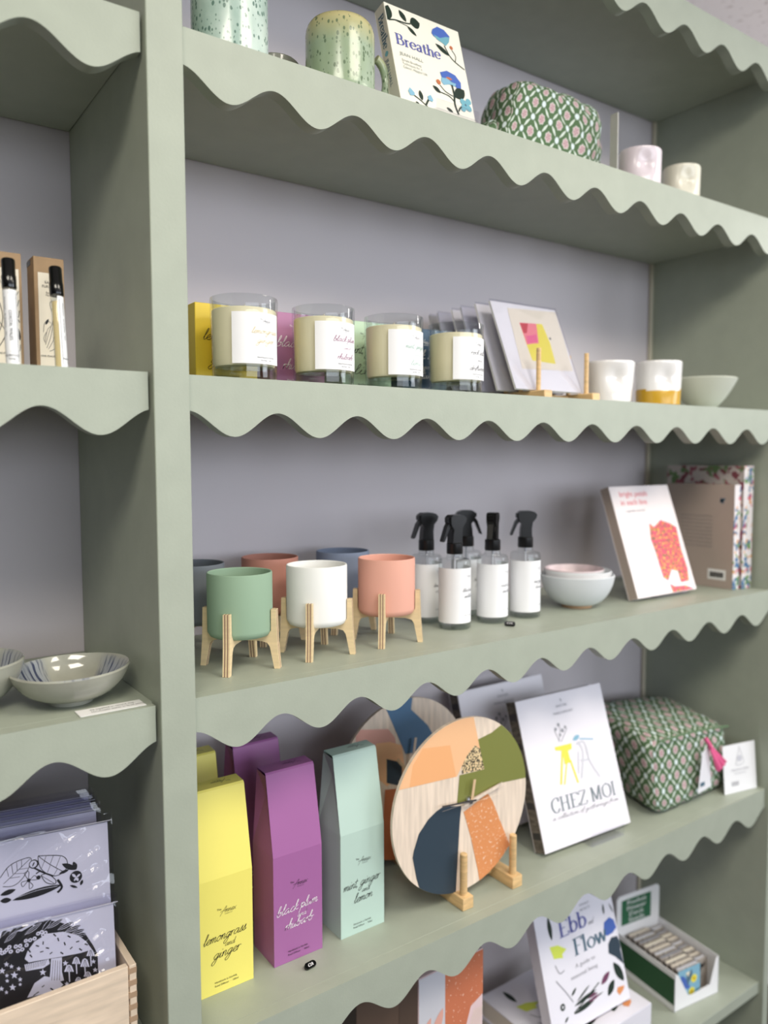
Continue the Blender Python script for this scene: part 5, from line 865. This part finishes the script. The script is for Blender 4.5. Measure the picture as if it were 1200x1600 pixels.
t = thing('fabric_pouch', 'green block-print fabric wash bag with pink tassel, right end of the clock shelf', 'bag', (0,0,0), (0,0,0), 'green block-print fabric bags')
softbox([(.818,.036,D0),(1.058,.040,D0),(1.084,.200,D0),(.880,.190,D0),(.806,.040,.900),(1.066,.052,.872),(1.088,.215,.892),(.850,.225,.912)], 'block_print', 30, 7.0, .0035, 45, 3).build('bag_body', t)
z_ = MB(); z_.tube([(.822,.034,.896),(.90,.036,.893),(.98,.040,.884),(1.045,.046,.873)], 0.0022, 'seamcloth', 8); z_.build('piped_seam', t)
g = MB(); bm = [(.952,.030,.868),(.948,.025,.850),(.944,.021,.812),(.955,.024,.808)]
g.hexa([(.925,.0270,.782),(.962,.0250,.788),(.962,.0254,.788),(.925,.0274,.782),(.938,.0280,.853),(.957,.0280,.862),(.957,.0284,.862),(.938,.0284,.853)], 'clothwhite')
g.box(.932, .944, .0262, .0270, .793, .800, 'slate'); g.build('swing_tag', t)
g = MB()
for q in range(26):
    a = q/25; x1 = .968+.020*a; z1 = .817+.011*a+.0015*math.sin(q*2.3)
    g.tube([(.950+.002*a,.0265,.868),(.955+.012*a,.0200,.850),(x1,.0170+.003*math.sin(q*1.7),z1)], .0021, 'tassel', 6)
g.tube([(.948,.030,.876),(.951,.025,.868),(.954,.022,.860)], .0040, 'tassel', 10); g.build('tassel', t)
t = thing('shelf_card', 'small white product card standing against the block-print wash bag', 'card', (1.0100, .0270, D0), (-.10, 0, -.20)); b = MB()
b.box(0, .0800, 0, .0010, 0, .1050-.018, 'white'); f = front()
paint(b, [('line','softgrey',[(.030,.050),(.036,.068),(.040,.078),(.046,.066),(.050,.052),(.040,.048),(.030,.050)],.0008),('line','softgrey',[(.040,.078),(.040,.082)],.001),('disc','palegrey',(.040,.060),.006)], f)
text(b, 'MEADOW & THREAD', .040, .039, .0045, f, 'softgrey', align='CENTER'); text(b, 'hand block printed', .040, .033, .0036, f, 'softgrey', align='CENTER')
for q in range(7): b.box(.018+.0026*q, .0194+.0026*q, -.0002, 0, .012, .020, 'softgrey')
b.build('card_sheet', t)
A0 = SH['A']+.0006
t = thing('fabric_pouch', 'lumpy green block-print fabric pouch on the top shelf beside a grey card', 'bag', (0,0,0), (0,0,0), 'green block-print fabric bags')
softbox([(.462,.056,A0),(.708,.068,A0),(.730,.190,A0),(.520,.190,A0),(.505,.064,1.902),(.716,.070,1.905),(.740,.175,1.925),(.545,.180,1.925)], 'block_print', 30, 5.0, .0050, 34, 9, (.01,.02)).build('bag_body', t)
k_ = softbox([(.440,.070,A0),(.485,.066,A0),(.500,.140,A0),(.455,.150,A0),(.450,.080,1.816),(.500,.080,1.850),(.505,.130,1.848),(.460,.135,1.815)], 'block_print', 14, 3.0, .0050, 60, 4); k_.build('gathered_end', t)
b = MB(); b.box(.6940, .6962, .0400, .0540, A0, A0+.104, 'grey_card', .0003, 1); tag(b.build('backing_card'), 'thin grey card standing edge-on against the right side of the fabric pouch', 'card')

# ------------------------------------------------------------------ shelf E: display box of small decks, gift boxes
t = thing('counter_display_box', 'white card counter display box with green side and header sign, holding small decks', 'display box', (.8955, .0430, SH['E']+.0004), (0,0,-.13))
b = MB(); W_, L_, H_ = .1130, .1420, .0700
b.box(0, W_, 0, L_, 0, .0012, 'white'); b.box(0, .0012, 0, L_, 0, H_, 'white'); b.box(W_-.0012, W_, 0, L_, 0, H_, 'white')
b.prism([(0,0),(W_,0),(W_,H_),(W_-.008,H_-.004),(W_-.022,.022),(.045,.0180),(.0350,.0200),(.0080,H_-.004),(0,H_)], 0, .0012, 'white')
side = lambda a, c, k=0: (-.0003, L_-a, c)
b.face([side(.002,.012), side(L_-.001,.012), side(L_-.001,.060), side(.002,.060)], 'boxgreen')
b.build('tray', t)
b = MB(); b.prism([(0,0),(W_,0),(W_,.132),(W_-.006,.138),(.006,.138),(0,.132)], L_, L_+.0014, 'white')
f = front(0, L_, 0); b.face([f(.012,.078), f(.090,.078), f(.090,.128), f(.012,.128)], 'signgreen'); f2 = front(0, L_, 0, .0006)
for q, s in enumerate(('Pocket', 'Flower', 'Deck', 'Seeds')): text(b, s, .051, .1165-.0118*q, .0125, f2, 'whiteink', align='CENTER', width=.0185)
b.build('header_card', t)
deck0 = None
for k in range(10):
    for q, (x0, ww) in enumerate(((.0040,.0150),(.0210,.0560),(.0790,.0300))):
        y0 = .0080+.0128*k+(.002 if q == 1 else 0); hh = .0600-.0008*(k % 3)-(0.004 if q != 1 else 0)
        if k == 0 and q == 2: continue
        g = 'small boxed decks in the display box'
        zone = ['left', 'middle', 'right'][q]; nth = ['front', 'second', 'third', 'fourth', 'fifth', 'sixth', 'seventh', 'eighth', 'ninth', 'rearmost'][k]
        o = thing('boxed_deck', f'{nth} small deck in the {zone} column of the counter display box' if not (k == 0 and q == 1) else 'front small deck with blue and yellow flower cover in the display box', 'card deck', (0,0,0), (0,0,0), g)
        ca, sa = math.cos(-.13), math.sin(-.13); o.location = (.8955+x0*ca-y0*sa, .0430+x0*sa+y0*ca, SH['E']+.0018); o.rotation_euler = (-.03, 0, -.13)
        b = MB(); b.box(0, ww, 0, .0098, 0, hh, 'deck_tops', .0008, 1); b.box(.003, ww-.003, .0022, .0076, hh, hh+.0006, ['pages','palegrey','softgrey','creamlabel'][(k*3+q) % 4])
        if k == 0 and q == 1:
            b.face([(0,-.0003,0),(ww,-.0003,0),(ww,-.0003,hh),(0,-.0003,hh)], 'ltblue')
            paint(b, [('leaf','cream',(.020,.052),(.034,.040),.012),('leaf','bookblue',(.006,.050),(.022,.030),.010),('leaf','slate',(.034,.055),(.028,.034),.009),('leaf','bookblue',(.010,.034),(.030,.022),.010),('leaf','slate',(.022,.050),(.026,.026),.006),('disc','yellow',(.040,.036),.0075),('disc','mustard',(.040,.036),.003),('disc','yellow',(.034,.014),.0075),('disc','mustard',(.034,.014),.003)], lambda a, c, kk=0: (a, -.0005-kk, c))
        b.build('carton', o)

def gift(x, y, w, d, z1, lab, kind):
    t = thing('gift_box', lab, 'box', (x, y, SH['E']+.0004), (0,0,0)); H_ = z1-SH['E']; b = MB(); f = front()
    if kind == 'brown':
        b.box(0, w, 0, d, 0, H_, 'umber', .001, 1)
        paint(b, [('poly','umber2',[(w*.1,.0),(w*.38,H_*.55),(w*.62,H_*.52),(w*.52,0)]), ('poly','stripes_brown',[(w*.68,0),(w*.68,H_-.001),(w-.001,H_-.001),(w-.001,0)]),
                  ('leaf','pinkpaper',(w*.62,.160),(w*.98,.176),.014),('leaf','pinkpaper',(w*.70,.150),(w*.98,.215),.012),('leaf','pinkpaper',(w*.62,.196),(w*.95,.180),.010)], f, rect(.001, w-.001, .001, H_-.001))
        script(b, 'pieno', w*.05, .2560, .0035, lambda a, c, k=0: f(a, c, .0004), 'ink', w=.2)
    else:
        b.box(0, w, 0, d, 0, H_, 'pinkpaper', .001, 1)
        paint(b, [('poly','palegrey',[(.0,.0),(w*.395,0),(w*.395,H_-.001),(0,H_-.001)]), ('poly','flecked_sienna',[(w*.395,0),(w*.395,H_-.001),(w,H_-.001),(w,H_*.78),(w*.80,H_*.745),(w*.62,H_*.55),(w*.5,H_*.3),(w*.44,0)])], f, rect(.0005, w-.0005, .001, H_-.001))
        arts = [('line','cream',[(w*.52+.004*q, .02), (w*.62+.005*q, H_*.45), (w*.86+.003*q, H_*.72)], .0007) for q in range(7)] + [('leaf','pink',(w*.02,.20),(w*.18,.235),.012),('leaf','pink',(w*.20,.20),(w*.36,.24),.014)]
        paint(b, arts, lambda a, c, k=0: f(a, c, k+.0003), rect(.001, w-.001, .001, H_-.001))
    b.build('carton', t)
gift(.2200, .0400, .0970, .1500, .7120, 'tall dark brown printed gift box under the lowest scalloped edge', 'brown')
gift(.3183, .0400, .1150, .1300, .6815, 'tall gift box with white band and terracotta fan pattern beside the brown one', 'orange')

# ------------------------------------------------------------------ left bay, shelf B: perfume boxes and vials
def kraft(x, y, lab, art=0):
    t = thing('perfume_box', lab, 'box', (x, y, ZB+.0002), (0,0,0), 'slim kraft perfume boxes'); b = MB(); w, d, h = .0275, .030, .1115
    b.box(0, w, 0, d, 0, h-.0006, 'kraft', .0004, 1); b.prism([(.0,h-.0006),(w,h-.0006),(w,h),(0,h)], .001, d-.004, 'kraft')
    b.box(-.0003, .004, d*.45, d-.001, h-.006, h-.001, 'black'); f = front(0, 0, 0, .0002); fi = front(0, 0, 0, .0004)
    b.face([f(.0035,.008), f(w-.0025,.008), f(w-.0025,h-.015), f(.0035,h-.015)], 'creamlabel')
    text(b, 'EAU DE', w*.55, h-.0250, .0034, fi, 'ink', align='CENTER'); text(b, 'FLEUR', w*.42, h-.0290, .0034, fi, 'ink', align='CENTER'); text(b, 'Eau de', w*.5, h-.0345, .0026, fi, 'ink', align='CENTER'); text(b, 'Parfum', w*.5, h-.0370, .0026, fi, 'ink', align='CENTER')
    if art == 0:
        a = [('line','ink',[(.0080,.030),(.0105,.042),(.0135,.046)],.0004),('line','ink',[(.0085,.028),(.0120,.040),(.0160,.052)],.0004),('line','ink',[(.0095,.025),(.0140,.038),(.0170,.058),(.0175,.066)],.0004),('line','ink',[(.0110,.024),(.0160,.034),(.0185,.050)],.0004),
             ('leaf','ink',(.0090,.047),(.0120,.053),.0022),('line','ink',[(.0070,.040),(.0080,.048),(.0110,.051),(.0140,.049)],.0004),('line','ink',[(.0150,.060),(.0135,.068),(.0165,.070),(.0155,.062)],.0004),('line','ink',[(.0170,.062),(.0195,.067),(.0175,.071)],.0004),('line','ink',[(.0085,.030),(.0070,.034),(.0095,.040)],.0004),('line','ink',[(.0120,.022),(.0180,.026),(.0200,.036)],.0004)]
    else:
        a = [('line','ink',[(.019,.060),(.0225,.072),(.0245,.076)],.0005),('line','ink',[(.017,.056),(.022,.060),(.0245,.068)],.0005),('line','ink',[(.020,.050),(.0235,.052),(.0245,.058)],.0006),('leaf','ink',(.0205,.046),(.0245,.030),.0040),('line','ink',[(.019,.046),(.0225,.050),(.0245,.047)],.0008),('line','ink',[(.019,.018),(.022,.030),(.0245,.036)],.0005),('line','ink',[(.018,.016),(.0235,.020),(.0245,.026)],.0005),('line','ink',[(.004,.03),(.010,.05),(.006,.07)],.0006),('line','ink',[(.004,.02),(.012,.036),(.004,.050)],.0006)]
    paint(b, a, fi); text(b, 'FINE FRAGRANCE', w*.5, .0165, .0024, fi, 'ink', align='CENTER'); text(b, 'NORFOLK', w*.5, .0035, .0036, fi, 'ink', align='CENTER')
    b.build('carton', t)
kraft(-.1205, .0750, 'slim kraft perfume box with ink plant drawing, nearer the green upright', 0)
kraft(-.1590, .0750, 'slim kraft perfume box behind the white-labelled vial, cut by the photo edge', 1)
def vial(x, y, lean, turn, lab, name):
    t = thing('perfume_vial', lab, 'bottle', (x, y, ZB+.0006), (-lean, 0, 0), 'slim perfume vials with black caps')
    g = MB(); g.lathe([(.0001,0),(.0052,0),(.0056,.0008),(.0056,.0690),(.0050,.0705),(.0001,.0705)], 'glass', 32); g.build('glass_tube', t)
    g = MB(); g.lathe([(.0001,.001),(.0048,.001),(.0048,.0640),(.0001,.0640)], 'goldwater', 28); g.build('perfume', t)
    g = MB(); g.lathe([(.0001,.0702),(.0058,.0702),(.0062,.0712),(.0062,.0815),(.0058,.0822),(.0058,.0960),(.0050,.0972),(.0001,.0973)], 'blackgloss', 36); g.build('cap', t)
    l = MB(); mp = around(0, 0, .0056, 0, turn, .0002); wd = .0100 if name else .0078
    l.grid([[mp(-wd+2*wd*i/24, z, 0) for i in range(25)] for z in (.0010, .0685)], 'white'); mi = around(0, 0, .0056, 0, turn, .0004)
    for a, c, e in ((-.0062,.0032,'v'),(.0062,.0032,'v')): l.ribbon([(a,.0040),(a,.0655)], .0004, mi, 'softink')
    l.ribbon([(-.0062,.0655),(0,.0655),(.0062,.0655)], .0004, mi, 'softink'); l.ribbon([(-.0062,.0130),(0,.0130),(.0062,.0130)], .0004, mi, 'softink')
    text(l, 'COASTAL WALKS' if name else 'GARDEN DUSK', -.0002, .0500, .0036, mi, 'ink', rotq=-PI/2, width=.0034); text(l, 'Hand poured  ·  eau de parfum  ·  10ml', -.0038, .0620, .0018, mi, 'ink', rotq=-PI/2, width=.0022)
    text(l, 'NORFOLK', .0006, .0085, .0028, mi, 'ink', align='CENTER'); text(l, 'living', .0006, .0056, .0026, mi, 'ink', align='CENTER')
    l.build('paper_label', t)
mat('goldwater', (236,214,160), 0.1, spec=0.6)
vial(-.1490, .0330, .085, R(-112), 'slim perfume vial with black cap and full white label, nearer the photo edge', True)
vial(-.1075, .0340, .14, R(-22), 'slim perfume vial with golden liquid, nearer the green upright', False)

t = thing('label_strip', 'narrow white paper strip with tiny print at the shelf edge by the grey bowl', 'label', (-.1070, .0055, SH['C']+.0004), (0,0,.012)); b = MB()
b.box(0, .0620, 0, .0205, 0, .0005, 'card_white'); up = lambda a, c, k=0: (a, c, .0007)
text(b, 'All supplied in natural clay.', .012, .0125, .0050, up, 'ink', width=.0040); text(b, 'Handmade wares in fired stone', .012, .0060, .0050, up, 'ink', width=.0040); b.build('paper', t)

# ------------------------------------------------------------------ left bay, shelf D: crate of bagged prints
t = thing('wooden_crate', 'narrow finger-jointed pale wooden crate holding bagged art prints', 'crate', (0,0,SH['D']+.0004)); H_ = .8685-SH['D']
b = MB(); b.box(-.3000, -.0680, .0100, .0170, 0, H_, 'pinebox', .0006, 1); b.build('front_panel', t)
b = MB(); b.box(-.0668, -.0600, .0100, .1480, 0, H_, 'pinebox', .0006, 1)
for q in range(9): b.box(-.0679, -.0598, .0098, .0172, .002+.0125*q, .0078+.0125*q, 'joint')
b.build('end_panel', t)
b = MB(); b.box(-.3000, -.0680, .1410, .1480, 0, H_, 'pinebox', .0006, 1); b.build('back_panel', t)
b = MB(); b.box(-.3000, -.0680, .0172, .1408, 0, .005, 'pinebox'); b.build('base_panel', t)
RIDGES = [(-.105,-.036,-.074,-.010,.0022,.0022),(-.098,-.012,-.140,-.018,.0016,.0014),(-.085,-.040,-.022,-.012,.0026,.0020),(-.040,-.048,-.012,-.034,.0030,.0026),(-.034,-.060,-.006,-.050,.0030,.0030),
          (-.030,-.075,-.010,-.070,.0026,.0026),(-.018,-.030,-.008,-.060,.0022,.0018),(-.050,-.012,-.040,-.030,.0020,.0018),(-.030,-.012,-.022,-.050,.0018,.0018),(-.022,-.060,-.018,-.110,.0018,.0022),(-.012,-.080,-.010,-.120,.0018,.0016),(-.060,-.008,-.110,-.012,.0014,.0014),(-.120,-.020,-.150,-.030,.0014,.0016)]
def bag(xr, zt, yt, lean, rot, art, lab, w=.20, h=.150, yoff=0, seed=0, insx=.004):
    """bagged print: local origin at the top right corner"""
    t = thing('bagged_print', lab, 'art print', (xr, yt, zt), (-lean, 0, -rot), 'art prints in clear sleeves'); b = MB()
    b.box(-w, -insx, .0014, .0024, -h, -.010, 'printpaper')
    if art: paint(b, art, lambda a, c, k=0: (a, .0012-k, c), rect(-w+.001, -insx-.0005, -h+.001, -.011), step=.000004)
    b.build('print_sheet', t); s = MB(); nx, nz = (170, 150) if art else (40, 30); rows = []
    for i in range(nz+1):
        row = []
        for j in range(nx+1):
            x = -w-.002+(w+.002)*j/nx; z = -h+h*i/nz; edge = max(0, 1+x/.05)**2
            cr = noise.noise(Vector((x*30+z*24+seed, z*10, seed)))*.0060*(.05+edge) + abs(noise.noise(Vector((x*70, z*34+seed, 1))))*.0040*(.02+edge)
            if art:
                for x0, z0, x1, z1, a_, w_ in RIDGES:
                    dx, dz = x1-x0, z1-z0; L2 = dx*dx+dz*dz; t_ = max(0, min(1, ((x-x0)*dx+(z-z0)*dz)/L2))
                    d_ = math.hypot(x-x0-t_*dx, z-z0-t_*dz)
                    if d_ < .01: cr += a_*math.exp(-(d_/w_)**2)*math.sin(PI*min(1, max(0, t_))*.9+.15)
            row.append((x, -.0016-max(-.0008, min(cr, .006)), z))
        rows.append(row)
    s.grid(rows, 'film'); s.face([(-w-.002,.0031,-h),(0,.0031,-h),(0,.0031,0),(-w-.002,.0031,0)], 'film')
    s.box(-w-.002, 0, -.0012, -.0009, -.0085, -.0078, 'palegrey'); s.build('clear_sleeve', t)
bag(-.0672, .9285, .0430, .13, .16, ART_MUSHROOM, 'bagged black and white mushroom and stars print, front of the crate', h=.148, seed=2)
bag(-.0662, 1.0070, .0600, .13, .16, ART_LEAVES, 'bagged black line print of leaves and blossom behind the mushroom one', h=.215, seed=5)
for q in range(4):
    bag(-.0720-.0006*q, 1.0130+.0022*q, .0800+.0075*q, .13, .16, None, ['bagged sheet directly behind the leaves print', 'third bagged sheet from the back of the crate', 'second bagged sheet from the back of the crate', 'rearmost bagged sheet in the wooden crate'][q], h=.220, seed=7+q)
